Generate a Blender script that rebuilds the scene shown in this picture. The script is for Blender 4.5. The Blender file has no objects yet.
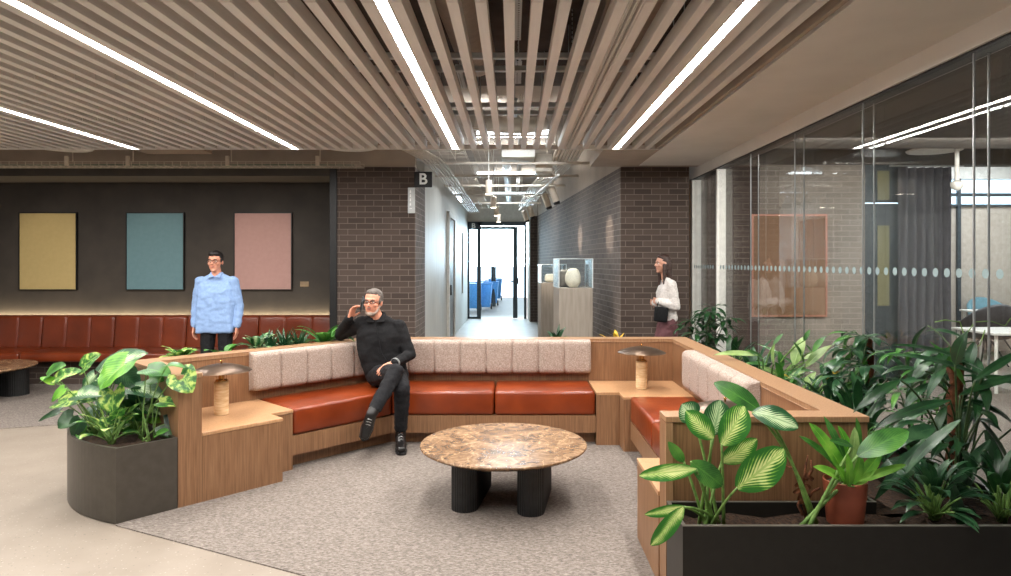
import bpy, bmesh, math, random
from mathutils import Vector, Matrix, Euler
V = Vector
R = random.Random(7)
COL = bpy.context.scene.collection
PI = math.pi
F, VX, VY, EYE = 665.0, 512.7, 262.0, 1.6     # focal length in pixels, vanishing point, eye height

def at(px, py, d):                              # point at depth d seen at (px, py)
    return V(((px - VX) / F * d, d, EYE - (py - VY) / F * d))

# ---------------------------------------------------------------- object helpers
def tag(o, label=None, cat=None, group=None, kind=None):
    if label: o['label'] = label
    if cat: o['category'] = cat
    if group: o['group'] = group
    if kind: o['kind'] = kind
    return o
def empty(name, loc=(0, 0, 0), rz=0, **k):
    o = bpy.data.objects.new(name, None); COL.objects.link(o)
    o.location = loc; o.rotation_euler = (0, 0, rz); o.empty_display_size = .1
    return tag(o, **k)
def link(name, me, mat, parent=None, world=True):
    o = bpy.data.objects.new(name, me); COL.objects.link(o)
    if mat is not None:
        for m in (mat if isinstance(mat, (list, tuple)) else [mat]): me.materials.append(m)
    if parent is not None:
        o.parent = parent
        if world:                               # geometry was written in world space: move it into the parent's frame
            off = V((0, 0, 0)); p = parent
            while p is not None: off += p.location; p = p.parent
            me.transform(Matrix.Translation(-off))
    return o
def copy_tree(o, parent=None):
    c = o.copy(); COL.objects.link(c); c.parent = parent
    for ch in list(o.children): copy_tree(ch, c)
    return c

class MB:
    def __init__(s): s.bm = bmesh.new(); s.uv = s.bm.loops.layers.uv.new('UVMap')
    def _add(s, verts, faces, smooth=False, mi=0):
        vs = [s.bm.verts.new(v) for v in verts]; out = []
        for f in faces:
            try:
                fc = s.bm.faces.new([vs[i] for i in f]); fc.smooth = smooth; fc.material_index = mi; out.append(fc)
            except ValueError: pass
        return vs, out
    def prism(s, pts, z0, z1, bevel=0, seg=2, mi=0):
        """vertical prism over a plan polygon"""
        a = sum(pts[i][0]*pts[(i+1) % len(pts)][1]-pts[(i+1) % len(pts)][0]*pts[i][1] for i in range(len(pts)))
        if a < 0: pts = pts[::-1]
        n = len(pts)
        vs = [V((p[0], p[1], z0)) for p in pts]+[V((p[0], p[1], z1)) for p in pts]
        fs = [list(range(n))[::-1], [n+i for i in range(n)]]+[[i, (i+1) % n, n+(i+1) % n, n+i] for i in range(n)]
        return s._bev(vs, fs, bevel, seg, mi)
    def _bev(s, vs, fs, bevel, seg, mi=0):
        if bevel <= 0: return s._add(vs, fs, False, mi)
        b = bmesh.new(); bv = [b.verts.new(v) for v in vs]
        for f in fs: b.faces.new([bv[i] for i in f])
        bmesh.ops.bevel(b, geom=list(b.edges), offset=bevel, segments=seg, profile=.5, affect='EDGES', clamp_overlap=True)
        b.verts.index_update()
        r = s._add([v.co.copy() for v in b.verts], [[v.index for v in f.verts] for f in b.faces], seg > 1, mi)
        b.free(); return r
    def box(s, x0, x1, y0, y1, z0, z1, bevel=0, seg=2, mi=0):
        return s.prism([(x0, y0), (x1, y0), (x1, y1), (x0, y1)], z0, z1, bevel, seg, mi)
    def obox(s, c, sz, M=None, bevel=0, seg=2, mi=0):
        M = M or Matrix.Identity(3); c = V(c)
        hx, hy, hz = [q/2 for q in sz]
        vs = [c+M@V((a*hx, b*hy, d*hz)) for d in (-1, 1) for a, b in ((-1, -1), (1, -1), (1, 1), (-1, 1))]
        fs = [[3, 2, 1, 0], [4, 5, 6, 7], [0, 1, 5, 4], [1, 2, 6, 5], [2, 3, 7, 6], [3, 0, 4, 7]]
        return s._bev(vs, fs, bevel, seg, mi)
    def tube(s, pts, r, n=8, cap=True, mi=0):
        pts = [V(p) for p in pts]; m = len(pts)
        rs = r if isinstance(r, (list, tuple)) else [r]*m
        rings = []; prev = None
        for i, p in enumerate(pts):
            t = (pts[min(i+1, m-1)]-pts[max(i-1, 0)]).normalized()
            if prev is None: a = t.orthogonal().normalized()
            else:
                a = prev-t*prev.dot(t); a = a.normalized() if a.length > 1e-6 else t.orthogonal().normalized()
            prev = a; b = t.cross(a)
            rings.append([p+(a*math.cos(2*PI*k/n)+b*math.sin(2*PI*k/n))*rs[i] for k in range(n)])
        vs = [v for q in rings for v in q]; fs = []
        for i in range(m-1):
            for k in range(n): fs.append([i*n+k, i*n+(k+1) % n, (i+1)*n+(k+1) % n, (i+1)*n+k])
        if cap: fs += [list(range(n))[::-1], [(m-1)*n+k for k in range(n)]]
        return s._add(vs, fs, True, mi)
    def lathe(s, prof, c=(0, 0, 0), n=40, mi=0, M=None):
        c = V(c); vs = []; fs = []; m = len(prof)
        for r, z in prof:
            for k in range(n):
                q = V((r*math.cos(2*PI*k/n), r*math.sin(2*PI*k/n), z))
                vs.append(c+(M@q if M else q))
        for i in range(m-1):
            for k in range(n): fs.append([i*n+k, i*n+(k+1) % n, (i+1)*n+(k+1) % n, (i+1)*n+k])
        fs += [list(range(n))[::-1], [(m-1)*n+k for k in range(n)]]
        return s._add(vs, fs, True, mi)
    def ball(s, c, r, n=12, M=None, mi=0):
        r = r if isinstance(r, (list, tuple)) else (r, r, r)
        b = bmesh.new(); bmesh.ops.create_uvsphere(b, u_segments=n*2, v_segments=n, radius=1)
        b.verts.index_update(); M = M or Matrix.Identity(3)
        s._add([V(c)+M@V((v.co.x*r[0], v.co.y*r[1], v.co.z*r[2])) for v in b.verts], [[v.index for v in f.verts] for f in b.faces], True, mi); b.free()
    def grid(s, rows, smooth=True, mi=0, uvs=None):
        nr, nc = len(rows), len(rows[0])
        vs = [s.bm.verts.new(v) for r_ in rows for v in r_]
        for i in range(nr-1):
            for j in range(nc-1):
                idx = [(i, j), (i, j+1), (i+1, j+1), (i+1, j)]
                try: f = s.bm.faces.new([vs[a*nc+b] for a, b in idx])
                except ValueError: continue
                f.smooth = smooth; f.material_index = mi
                for lp, (a, b) in zip(f.loops, idx):
                    lp[s.uv].uv = (b/(nc-1), a/(nr-1)) if uvs is None else uvs(a, b)
    def mesh(s, name, sharp=40):
        bmesh.ops.recalc_face_normals(s.bm, faces=list(s.bm.faces)) if sharp is not None else None
        if sharp:
            for e in s.bm.edges:
                if len(e.link_faces) == 2 and e.calc_face_angle(0) > math.radians(sharp): e.smooth = False
        me = bpy.data.meshes.new(name); s.bm.to_mesh(me); s.bm.free(); return me
    def build(s, name, mat, parent=None, world=True, sharp=40, **k):
        return tag(link(name, s.mesh(name, sharp), mat, parent, world), **k)

# ---------------------------------------------------------------- materials
def lin(c):
    return tuple(((v/255)/12.92 if v/255 <= .04045 else ((v/255+.055)/1.055)**2.4) for v in c)+(1,)
MATS = {}
def new_mat(name):
    m = bpy.data.materials.new(name); m.use_nodes = True; nt = m.node_tree; nt.nodes.clear()
    out = nt.nodes.new('ShaderNodeOutputMaterial'); b = nt.nodes.new('ShaderNodeBsdfPrincipled')
    nt.links.new(b.outputs[0], out.inputs[0]); return m, nt, b, out
def N(nt, t, **k):
    n = nt.nodes.new('ShaderNode'+t)
    for a, v in k.items():
        if a.startswith('i_'): n.inputs[int(a[2:]) if a[2:].isdigit() else a[2:].replace('_', ' ')].default_value = v
        else: setattr(n, a, v)
    return n
def coords(nt, scale=(1, 1, 1), rot=(0, 0, 0), which='Object'):
    tc = N(nt, 'TexCoord'); mp = N(nt, 'Mapping'); mp.inputs['Scale'].default_value = scale; mp.inputs['Rotation'].default_value = rot
    nt.links.new(tc.outputs[which], mp.inputs[0]); return mp.outputs[0]
def ramp(nt, fac, stops):
    r = N(nt, 'ValToRGB'); e = r.color_ramp.elements
    while len(e) < len(stops): e.new(.5)
    for i, (p, c) in enumerate(stops): e[i].position = p; e[i].color = lin(c)
    nt.links.new(fac, r.inputs[0]); return r.outputs[0]
def bump(nt, b, h, s=.3, d=.01):
    n = N(nt, 'Bump'); n.inputs['Strength'].default_value = s; n.inputs['Distance'].default_value = d
    nt.links.new(h, n.inputs['Height']); nt.links.new(n.outputs[0], b.inputs['Normal'])
def noise_mat(name, c1, c2, scale=5, rough=.6, stretch=(1, 1, 1), detail=4, lo=.35, hi=.65, bmp=0, metal=0, rot=(0, 0, 0), spec=.5, bd=.01):
    m, nt, b, out = new_mat(name)
    co = coords(nt, stretch, rot); n = N(nt, 'TexNoise'); n.inputs['Scale'].default_value = scale; n.inputs['Detail'].default_value = detail
    nt.links.new(co, n.inputs['Vector'])
    nt.links.new(ramp(nt, n.outputs[0], [(lo, c1), (hi, c2)]), b.inputs['Base Color'])
    b.inputs['Roughness'].default_value = rough; b.inputs['Metallic'].default_value = metal
    b.inputs['Specular IOR Level'].default_value = spec
    if bmp: bump(nt, b, n.outputs[0], bmp, bd)
    MATS[name] = m; return m
def plain(name, c, rough=.5, metal=0, spec=.5, v=6):
    return noise_mat(name, tuple(max(0, q-v) for q in c), tuple(min(255, q+v) for q in c), 18, rough, metal=metal, spec=spec)
def emit(name, c, s):
    m = bpy.data.materials.new(name); m.use_nodes = True; nt = m.node_tree; nt.nodes.clear()
    out = nt.nodes.new('ShaderNodeOutputMaterial'); e = nt.nodes.new('ShaderNodeEmission')
    e.inputs[0].default_value = lin(c); e.inputs[1].default_value = s; nt.links.new(e.outputs[0], out.inputs[0]); MATS[name] = m; return m
def glass(name, tint=(255, 255, 255), refl=1.0, ior=1.5):
    """thin clear pane: see-through plus a Fresnel reflection"""
    m = bpy.data.materials.new(name); m.use_nodes = True; nt = m.node_tree; nt.nodes.clear()
    out = nt.nodes.new('ShaderNodeOutputMaterial'); t = nt.nodes.new('ShaderNodeBsdfTransparent'); g = nt.nodes.new('ShaderNodeBsdfGlossy')
    t.inputs[0].default_value = lin(tint); g.inputs['Roughness'].default_value = 0.0
    lw = nt.nodes.new('ShaderNodeLayerWeight'); pw = nt.nodes.new('ShaderNodeMath'); pw.operation = 'POWER'; pw.inputs[1].default_value = 5
    nt.links.new(lw.outputs['Facing'], pw.inputs[0]); f0 = ((ior-1)/(ior+1))**2*refl
    mu = nt.nodes.new('ShaderNodeMath'); mu.operation = 'MULTIPLY_ADD'; mu.inputs[1].default_value = (1-f0)*min(1, refl); mu.inputs[2].default_value = f0; mu.use_clamp = True
    mx = nt.nodes.new('ShaderNodeMixShader'); nt.links.new(pw.outputs[0], mu.inputs[0]); nt.links.new(mu.outputs[0], mx.inputs[0])
    nt.links.new(t.outputs[0], mx.inputs[1]); nt.links.new(g.outputs[0], mx.inputs[2]); nt.links.new(mx.outputs[0], out.inputs[0]); MATS[name] = m; return m

def wood(name, c1, c2, c3, rot=(0, 0, 0), rough=.42):
    m, nt, b, out = new_mat(name)
    co = coords(nt, (34, 34, 1.1), rot); n = N(nt, 'TexNoise'); n.inputs['Scale'].default_value = 3.2; n.inputs['Detail'].default_value = 7; n.inputs['Roughness'].default_value = .62
    nt.links.new(co, n.inputs['Vector'])
    nt.links.new(ramp(nt, n.outputs[0], [(.3, c1), (.5, c2), (.72, c3)]), b.inputs['Base Color'])
    b.inputs['Roughness'].default_value = rough; bump(nt, b, n.outputs[0], .12, .002); MATS[name] = m; return m
wood('oak', (113, 80, 54), (135, 98, 69), (155, 117, 85))
wood('oak_top', (168, 125, 88), (186, 143, 104), (200, 160, 121), rot=(0, PI/2, .0), rough=.33)
wood('oak_rail', (138, 101, 71), (158, 121, 89), (174, 138, 105), rot=(0, PI/2, .0), rough=.38)

def leather(name, c1, c2, c3):
    m, nt, b, out = new_mat(name)
    co = coords(nt); n = N(nt, 'TexNoise'); n.inputs['Scale'].default_value = 2.6; n.inputs['Detail'].default_value = 6; nt.links.new(co, n.inputs['Vector'])
    nt.links.new(ramp(nt, n.outputs[0], [(.3, c1), (.5, c2), (.7, c3)]), b.inputs['Base Color'])
    v = N(nt, 'TexVoronoi'); v.inputs['Scale'].default_value = 160; nt.links.new(co, v.inputs['Vector'])
    n2 = N(nt, 'TexNoise'); n2.inputs['Scale'].default_value = 9; n2.inputs['Detail'].default_value = 3; nt.links.new(co, n2.inputs['Vector'])
    mx = N(nt, 'Math', operation='MULTIPLY_ADD'); mx.inputs[1].default_value = .08; nt.links.new(v.outputs[0], mx.inputs[0]); nt.links.new(n2.outputs[0], mx.inputs[2])
    b.inputs['Roughness'].default_value = .3; b.inputs['Specular IOR Level'].default_value = .5; bump(nt, b, mx.outputs[0], .35, .012); MATS[name] = m
leather('leather', (108, 41, 14), (127, 51, 18), (148, 65, 27))
leather('leather_dark', (98, 40, 18), (114, 47, 22), (130, 58, 30))

def speck(name, base, dark, light, scale, rough=.9, bmp=.5, fine=None, lo=.3, hi=.7, bd=.006, st=(1, 1, 1)):
    m, nt, b, out = new_mat(name)
    co = coords(nt, st); n = N(nt, 'TexNoise'); n.inputs['Scale'].default_value = scale; n.inputs['Detail'].default_value = 3; n.inputs['Roughness'].default_value = .7
    nt.links.new(co, n.inputs['Vector'])
    nt.links.new(ramp(nt, n.outputs[0], [(lo, dark), (.5, base), (hi, light)]), b.inputs['Base Color'])
    b.inputs['Roughness'].default_value = rough; b.inputs['Specular IOR Level'].default_value = .25
    if bmp: bump(nt, b, n.outputs[0], bmp, bd)
    MATS[name] = m; return m
speck('boucle', (166, 149, 138), (142, 127, 117), (188, 173, 163), 110, bmp=.45, lo=.34, hi=.64)
speck('carpet', (122, 113, 106), (94, 86, 80), (150, 141, 134), 95, bmp=.6, lo=.36, hi=.64, st=(.55, 1.5, 1))
def terrazzo():
    m, nt, b, out = new_mat('terrazzo')
    co = coords(nt); v = N(nt, 'TexVoronoi'); v.inputs['Scale'].default_value = 42; nt.links.new(co, v.inputs['Vector'])
    n = N(nt, 'TexNoise'); n.inputs['Scale'].default_value = 3; n.inputs['Detail'].default_value = 5; nt.links.new(co, n.inputs['Vector'])
    base = ramp(nt, n.outputs[0], [(.3, (134, 123, 111)), (.7, (146, 135, 123))])
    spk = ramp(nt, v.outputs['Distance'], [(.0, (255, 255, 255)), (.16, (255, 255, 255)), (.2, (0, 0, 0))])
    c2 = ramp(nt, v.outputs['Color'], [(.2, (108, 100, 92)), (.45, (146, 138, 128)), (.75, (168, 158, 146))])
    mx = N(nt, 'Mix', data_type='RGBA'); nt.links.new(spk, mx.inputs[0]); nt.links.new(base, mx.inputs[6]); nt.links.new(c2, mx.inputs[7])
    nt.links.new(mx.outputs[2], b.inputs['Base Color']); b.inputs['Roughness'].default_value = .5; MATS['terrazzo'] = m
terrazzo()
def marble():
    m, nt, b, out = new_mat('marble')
    co = coords(nt); n = N(nt, 'TexNoise'); n.inputs['Scale'].default_value = 8; n.inputs['Detail'].default_value = 10; n.inputs['Roughness'].default_value = .74; n.inputs['Distortion'].default_value = 1.2
    nt.links.new(co, n.inputs['Vector'])
    c = ramp(nt, n.outputs[0], [(.34, (62, 49, 42)), (.44, (104, 79, 58)), (.53, (136, 106, 78)), (.62, (160, 130, 100)), (.74, (212, 194, 168))])
    v = N(nt, 'TexVoronoi', feature='DISTANCE_TO_EDGE'); v.inputs['Scale'].default_value = 7
    n3 = N(nt, 'TexNoise'); n3.inputs['Scale'].default_value = 4; n3.inputs['Detail'].default_value = 4; nt.links.new(co, n3.inputs['Vector'])
    ad = N(nt, 'Mix', data_type='RGBA'); ad.inputs[0].default_value = .35; nt.links.new(co, ad.inputs[6]); nt.links.new(n3.outputs[1], ad.inputs[7])
    nt.links.new(ad.outputs[2], v.inputs['Vector'])
    ve = ramp(nt, v.outputs[0], [(.0, (255, 255, 255)), (.012, (120, 120, 120)), (.03, (0, 0, 0))])
    mx = N(nt, 'Mix', data_type='RGBA'); nt.links.new(ve, mx.inputs[0]); nt.links.new(c, mx.inputs[6]); mx.inputs[7].default_value = lin((206, 168, 128))
    nt.links.new(mx.outputs[2], b.inputs['Base Color']); b.inputs['Roughness'].default_value = .22; MATS['marble'] = m
marble()
def brick(name, axis, c1, c2, mortar, ang=0):
    m, nt, b, out = new_mat(name)
    tc = N(nt, 'TexCoord'); sp = N(nt, 'SeparateXYZ'); nt.links.new(tc.outputs['Object'], sp.inputs[0])
    cb = N(nt, 'CombineXYZ'); nt.links.new(sp.outputs[axis], cb.inputs[0]); nt.links.new(sp.outputs[2], cb.inputs[1])
    br = N(nt, 'TexBrick'); br.offset = .5; br.inputs['Scale'].default_value = 1
    br.inputs['Brick Width'].default_value = .225; br.inputs['Row Height'].default_value = .075
    br.inputs['Mortar Size'].default_value = .0045; br.inputs['Mortar Smooth'].default_value = .2; br.inputs['Bias'].default_value = -.1
    br.inputs['Color1'].default_value = lin(c1); br.inputs['Color2'].default_value = lin(c2); br.inputs['Mortar'].default_value = lin(mortar)
    nt.links.new(cb.outputs[0], br.inputs['Vector']); nt.links.new(br.outputs[0], b.inputs['Base Color'])
    b.inputs['Roughness'].default_value = .8; b.inputs['Specular IOR Level'].default_value = .2; iv = N(nt, 'Math', operation='SUBTRACT'); iv.inputs[0].default_value = 1; nt.links.new(br.outputs[1], iv.inputs[1])
    bump(nt, b, iv.outputs[0], .5, .006); MATS[name] = m
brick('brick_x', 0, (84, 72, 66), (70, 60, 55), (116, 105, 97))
brick('brick_y_lit', 1, (112, 100, 92), (94, 84, 78), (146, 134, 125))  # same brick, paler: the corridor spots' light is put into the colour
brick('brick_pale', 0, (146, 137, 128), (131, 122, 114), (172, 163, 154))

noise_mat('plaster', (226, 223, 219), (232, 229, 225), 3, .8)
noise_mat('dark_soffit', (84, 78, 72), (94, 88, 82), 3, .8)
noise_mat('bulkhead', (170, 156, 142), (182, 168, 154), 3, .85)
noise_mat('dark_wall', (58, 53, 48), (66, 60, 54), 4, .75)
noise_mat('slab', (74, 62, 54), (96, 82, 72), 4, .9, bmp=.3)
noise_mat('pale_panel', (198, 196, 188), (212, 210, 202), 6, .5, stretch=(1, 3, .3))
noise_mat('baffle', (224, 221, 218), (236, 233, 230), 22, .6, stretch=(1, .05, 1), bmp=.1)
plain('planter_metal', (78, 73, 66), .38, .35, v=3)
plain('trough_rim_lit', (112, 108, 100), .4, .3, v=2)  # trough metal made lighter: light caught by the lip is put into the colour
plain('trough_metal', (40, 38, 35), .4, .3, v=2)
plain('olive_glass', (118, 116, 84), .3, v=3)
plain('bronze', (92, 74, 60), .36, .8)
plain('brass', (205, 160, 96), .22, 1)
plain('steel', (176, 178, 178), .35, .7)
plain('galvanised', (222, 226, 226), .5, .2)
plain('black_metal', (26, 26, 27), .4, .2, v=2)
plain('white_paint', (226, 224, 218), .5)
plain('peach_frame', (186, 160, 140), .5)
plain('frame_grey', (58, 68, 74), .4, .3)
noise_mat('travertine', (206, 168, 122), (232, 206, 166), 14, .6, stretch=(1, 1, 5), bmp=.15)
noise_mat('soil', (34, 22, 15), (78, 54, 36), 60, .95, bmp=1, lo=.35, hi=.7)
noise_mat('terracotta', (128, 62, 42), (150, 78, 54), 8, .55)
noise_mat('moss_pole', (74, 40, 24), (120, 70, 42), 40, .95, bmp=1)
noise_mat('fluted', (20, 21, 22), (30, 31, 32), 20, .45)
plain('duct', (190, 176, 160), .6, .2)
plain('pipe', (214, 204, 190), .5, .1)
plain('spot_paint', (224, 212, 196), .5)
plain('skin', (210, 146, 119), .5, v=8); plain('skin_pale', (190, 140, 118), .5, v=6)
plain('hair_grey', (92, 84, 78), .7, v=20); plain('beard', (150, 134, 122), .8, v=20); plain('hair_black', (24, 19, 18), .5, v=4); plain('hair_brown', (52, 34, 28), .5, v=5)
speck('black_cloth', (20, 20, 22), (13, 13, 15), (27, 27, 29), 60, bmp=.2, rough=.85)
speck('denim_black', (26, 26, 29), (18, 18, 21), (35, 35, 38), 60, bmp=.2, rough=.85)
plain('boot', (24, 23, 23), .28, v=3); plain('sole', (14, 14, 14), .6, v=2)
speck('blue_shirt', (136, 164, 206), (130, 158, 200), (142, 170, 212), 50, bmp=.15, rough=.8)
speck('white_knit', (206, 200, 196), (184, 178, 174), (222, 218, 214), 50, bmp=.3, rough=.9)
plain('plum_skirt', (96, 58, 62), .8); plain('lips', (170, 104, 92), .5); plain('eye_white', (220, 215, 210), .3, v=2); plain('iris', (50, 40, 34), .2, v=2)
plain('yellow_canvas', (196, 174, 118), .75, v=2); plain('teal_canvas', (104, 138, 145), .75, v=2); plain('pink_canvas', (186, 147, 139), .75, v=2); plain('brown_canvas', (128, 96, 70), .75, v=2)
plain('copper_frame', (176, 120, 100), .45, .2); plain('blue_plastic', (84, 158, 228), .5); plain('desk_white', (222, 222, 216), .4)
plain('curtain', (74, 74, 80), .85); plain('blind', (176, 166, 154), .8); plain('chair_grey', (70, 68, 70), .7); plain('chair_blue', (96, 136, 148), .7)
plain('stone_cream', (246, 234, 212), .5, v=8); noise_mat('pedestal', (146, 136, 124), (160, 150, 138), 6, .6, stretch=(5, 5, .5)); plain('stone_grey', (110, 102, 92), .6, v=14)
plain('door_brown', (92, 74, 58), .5); plain('cable_green', (60, 104, 84), .5); plain('sign_white', (225, 225, 222), .5, v=1); plain('plaque', (150, 130, 104), .4, .4)
emit('led', (255, 247, 236), 9); emit('tube_light', (240, 250, 255), 5); emit('cove_led', (255, 226, 170), 6); emit('spot_face', (255, 244, 224), 10)
glass('clear_glass', (252, 253, 253), .7); glass('case_glass', (250, 253, 254), 1.5); glass('door_glass', (240, 250, 255), .7)
frost, nt, b, out = new_mat('frost_dot'); b.inputs['Base Color'].default_value = lin((128, 146, 148)); b.inputs['Roughness'].default_value = .7; MATS['frost_dot'] = frost
def perforated(name, c):
    m, nt, b, out = new_mat(name)
    co = coords(nt, (28, 28, 28)); v = N(nt, 'TexVoronoi'); v.inputs['Scale'].default_value = 1; v.inputs['Randomness'].default_value = 0
    nt.links.new(co, v.inputs['Vector'])
    nt.links.new(ramp(nt, v.outputs['Distance'], [(.0, (20, 16, 14)), (.24, (20, 16, 14)), (.28, c)]), b.inputs['Base Color'])
    b.inputs['Roughness'].default_value = .5; MATS[name] = m
perforated('perforated', (170, 150, 132)); perforated('perforated_steel', (228, 232, 234))

def leafmat(name, dark, mid, light, kind='plain', rough=.34):
    """UV: x across the blade (midrib at .5), y from stalk to tip"""
    m, nt, b, out = new_mat(name)
    tc = N(nt, 'TexCoord'); sp = N(nt, 'SeparateXYZ'); nt.links.new(tc.outputs['UV'], sp.inputs[0])
    a = N(nt, 'Math', operation='SUBTRACT'); a.inputs[1].default_value = .5; nt.links.new(sp.outputs[0], a.inputs[0])
    ab = N(nt, 'Math', operation='ABSOLUTE'); nt.links.new(a.outputs[0], ab.inputs[0])
    n = N(nt, 'TexNoise'); n.inputs['Scale'].default_value = 9; n.inputs['Detail'].default_value = 4; nt.links.new(tc.outputs['Object'], n.inputs['Vector'])
    # side veins: stripes slanting off the midrib
    v1 = N(nt, 'Math', operation='MULTIPLY_ADD'); v1.inputs[1].default_value = -1.1; nt.links.new(ab.outputs[0], v1.inputs[0]); nt.links.new(sp.outputs[1], v1.inputs[2])
    v2 = N(nt, 'Math', operation='MULTIPLY'); v2.inputs[1].default_value = 62; nt.links.new(v1.outputs[0], v2.inputs[0])
    v3 = N(nt, 'Math', operation='SINE'); nt.links.new(v2.outputs[0], v3.inputs[0])
    if kind == 'plain':
        s = N(nt, 'Math', operation='MULTIPLY_ADD'); s.inputs[1].default_value = .05; nt.links.new(v3.outputs[0], s.inputs[0]); nt.links.new(n.outputs[0], s.inputs[2])
        col = ramp(nt, s.outputs[0], [(.35, dark), (.52, mid), (.75, light)])
    elif kind == 'veined':      # dieffenbachia: pale centre broken by veins
        s = N(nt, 'Math', operation='MULTIPLY_ADD'); s.inputs[1].default_value = -1.25; nt.links.new(ab.outputs[0], s.inputs[0])
        q = N(nt, 'Math', operation='MULTIPLY_ADD'); q.inputs[1].default_value = .16; nt.links.new(v3.outputs[0], q.inputs[0])
        n2 = N(nt, 'Math', operation='MULTIPLY'); n2.inputs[1].default_value = 1.3; nt.links.new(n.outputs[0], n2.inputs[0]); nt.links.new(n2.outputs[0], q.inputs[2]); nt.links.new(q.outputs[0], s.inputs[2])
        col = ramp(nt, s.outputs[0], [(.28, dark), (.42, mid), (.56, light)])
    else:                        # blotch
        n.inputs['Scale'].default_value = 26
        col = ramp(nt, n.outputs[0], [(.40, dark), (.5, mid), (.6, light)])
    rib = ramp(nt, ab.outputs[0], [(.0, (255, 255, 255)), (.022, (255, 255, 255)), (.04, (0, 0, 0))])
    mx = N(nt, 'Mix', data_type='RGBA'); nt.links.new(rib, mx.inputs[0]); nt.links.new(col, mx.inputs[6]); mx.inputs[7].default_value = lin(tuple(int((l+q)/2) for l, q in zip(light, mid)))
    nt.links.new(mx.outputs[2], b.inputs['Base Color']); b.inputs['Roughness'].default_value = rough
    tl = N(nt, 'BsdfTranslucent'); nt.links.new(mx.outputs[2], tl.inputs[0]); ms = N(nt, 'MixShader'); ms.inputs[0].default_value = .22
    nt.links.new(b.outputs[0], ms.inputs[1]); nt.links.new(tl.outputs[0], ms.inputs[2]); nt.links.new(ms.outputs[0], out.inputs[0])
    bump(nt, b, v3.outputs[0], .12, .003)
    MATS[name] = m
leafmat('leaf_mid', (34, 78, 34), (62, 118, 48), (104, 158, 66))
leafmat('leaf_bright', (66, 130, 38), (104, 170, 52), (158, 204, 84))
leafmat('leaf_dark', (16, 42, 24), (28, 64, 34), (54, 96, 50), rough=.28)
leafmat('leaf_deep', (24, 54, 34), (40, 80, 50), (84, 122, 80), rough=.28)
leafmat('leaf_pale', (92, 128, 62), (140, 170, 100), (180, 204, 140))
leafmat('leaf_vein', (48, 116, 40), (134, 188, 74), (226, 236, 160), 'veined')
leafmat('leaf_vein_dark', (32, 80, 44), (92, 140, 88), (196, 216, 170), 'veined')
leafmat('leaf_blotch', (34, 86, 36), (78, 136, 56), (186, 206, 110), 'blotch')
leafmat('leaf_yellow', (170, 140, 30), (214, 176, 44), (236, 206, 80))
noise_mat('stem_green', (88, 124, 58), (124, 158, 82), 30, .5)
noise_mat('stem_dark', (40, 62, 32), (70, 92, 50), 30, .5)
noise_mat('stem_brown', (82, 54, 36), (120, 84, 56), 40, .8)
M = MATS
# ================================================================ setting
H = 2.832          # underside of the slatted ceiling
YE = 7.25          # far edge of the slatted ceiling
YB = 8.62          # front face of the brick walls
XG = 2.427         # first pane of the glass partition
def struct(name, mb, mat, **k): return mb.build(name, mat, kind='structure', **k)

m = MB(); m.box(-10, 9.5, -5, 30, -.1, 0); struct('floor', m, M['terrazzo'])
m = MB()
m.prism([(-10, 4.9), (-4.9, 6.37), (-4.39, 6.54), (-3.4, 6.9), (-2.55, 5.3), (-2.406, 4.03), (-1.069, 3.389), (.3, 2.73), (4.0, .95), (6.2, .95), (6.2, 9.3), (1.2, 9.3), (1.2, 8.9), (-1.27, 8.9), (-1.27, 8.6), (-2.37, 8.6), (-2.37, 9.3), (-10, 9.3)], 0.0, .006)
o = m.build('floor', M['carpet'], sharp=0, kind='structure')

m = MB(); m.box(-10, -2.37, 9.35, 9.5, 0, 3.1); struct('wall_left', m, M['dark_wall'])
m = MB(); m.box(-10, -2.277, YB, YB+.73, 2.715, H-.01); struct('trim_1', m, M['dark_wall'])
m = MB(); m.box(-2.37, -2.277, YB-.02, YB+.14, .006, 2.83, .004, 1); m.build('steel_column', M['black_metal'], label='slim dark steel post between the dark alcove and the left brick wall', cat='post')
m = MB(); m.box(-2.277, -1.27, YB, 9.57, 0, 2.83); struct('wall_centre', m, M['brick_x'])
m = MB(); m.box(-10, -1.27, YB+.02, YB+.2, 2.831, 3.6); struct('wall_upper', m, M['bulkhead'])
m = MB(); m.box(-1.2705, -1.262, YB+.002, 9.57, 0.006, 2.83); struct('wall_return', m, M['brick_y_lit'])
m = MB(); m.box(-1.45, -1.27, 9.57, 18.8, 0, 3.05); struct('wall_corridor', m, M['pale_panel'])
def wx(y): return 1.404-.0813*(y-YB)
m = MB(); m.prism([(wx(YB), YB), (2.286, YB), (2.286, YB+.3), (1.75, YB+.3), (.95, 17.9), (wx(17.8), 17.8)], 0, 2.83); struct('wall_right', m, M['brick_x'])
m = MB(); m.prism([(wx(YB)-.006, YB+.004), (wx(YB), YB+.004), (wx(17.8), 17.8), (wx(17.8)-.006, 17.8)], .006, 2.825); struct('wall_right', m, M['brick_y_lit'])
m = MB(); m.prism([(wx(YB), YB+.01), (2.286, YB+.01), (2.286, YB+.25), (1.6, YB+.25), (.95, 17.9), (wx(17.8), 17.8)], 2.831, 3.6); struct('wall_upper', m, M['bulkhead'])
m = MB(); m.box(.47, .68, 17.8, 18.75, 0, 2.83); struct('wall_pier', m, M['brick_x'])
m = MB(); m.box(.44, .47, 17.9, 18.75, 0, 2.83); struct('trim_2', m, M['white_paint'])
m = MB(); m.box(-1.45, 1.5, 18.8, 18.95, 2.73, 3.8); m.box(-1.45, -1.27, 18.8, 18.95, 0, 2.73); m.box(.42, 1.5, 18.8, 18.95, 0, 2.73); struct('wall_end', m, M['white_paint'])
m = MB(); m.box(-10, 9.5, -5, YE+.3, 3.6, 3.75); struct('ceiling', m, M['slab'])
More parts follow.
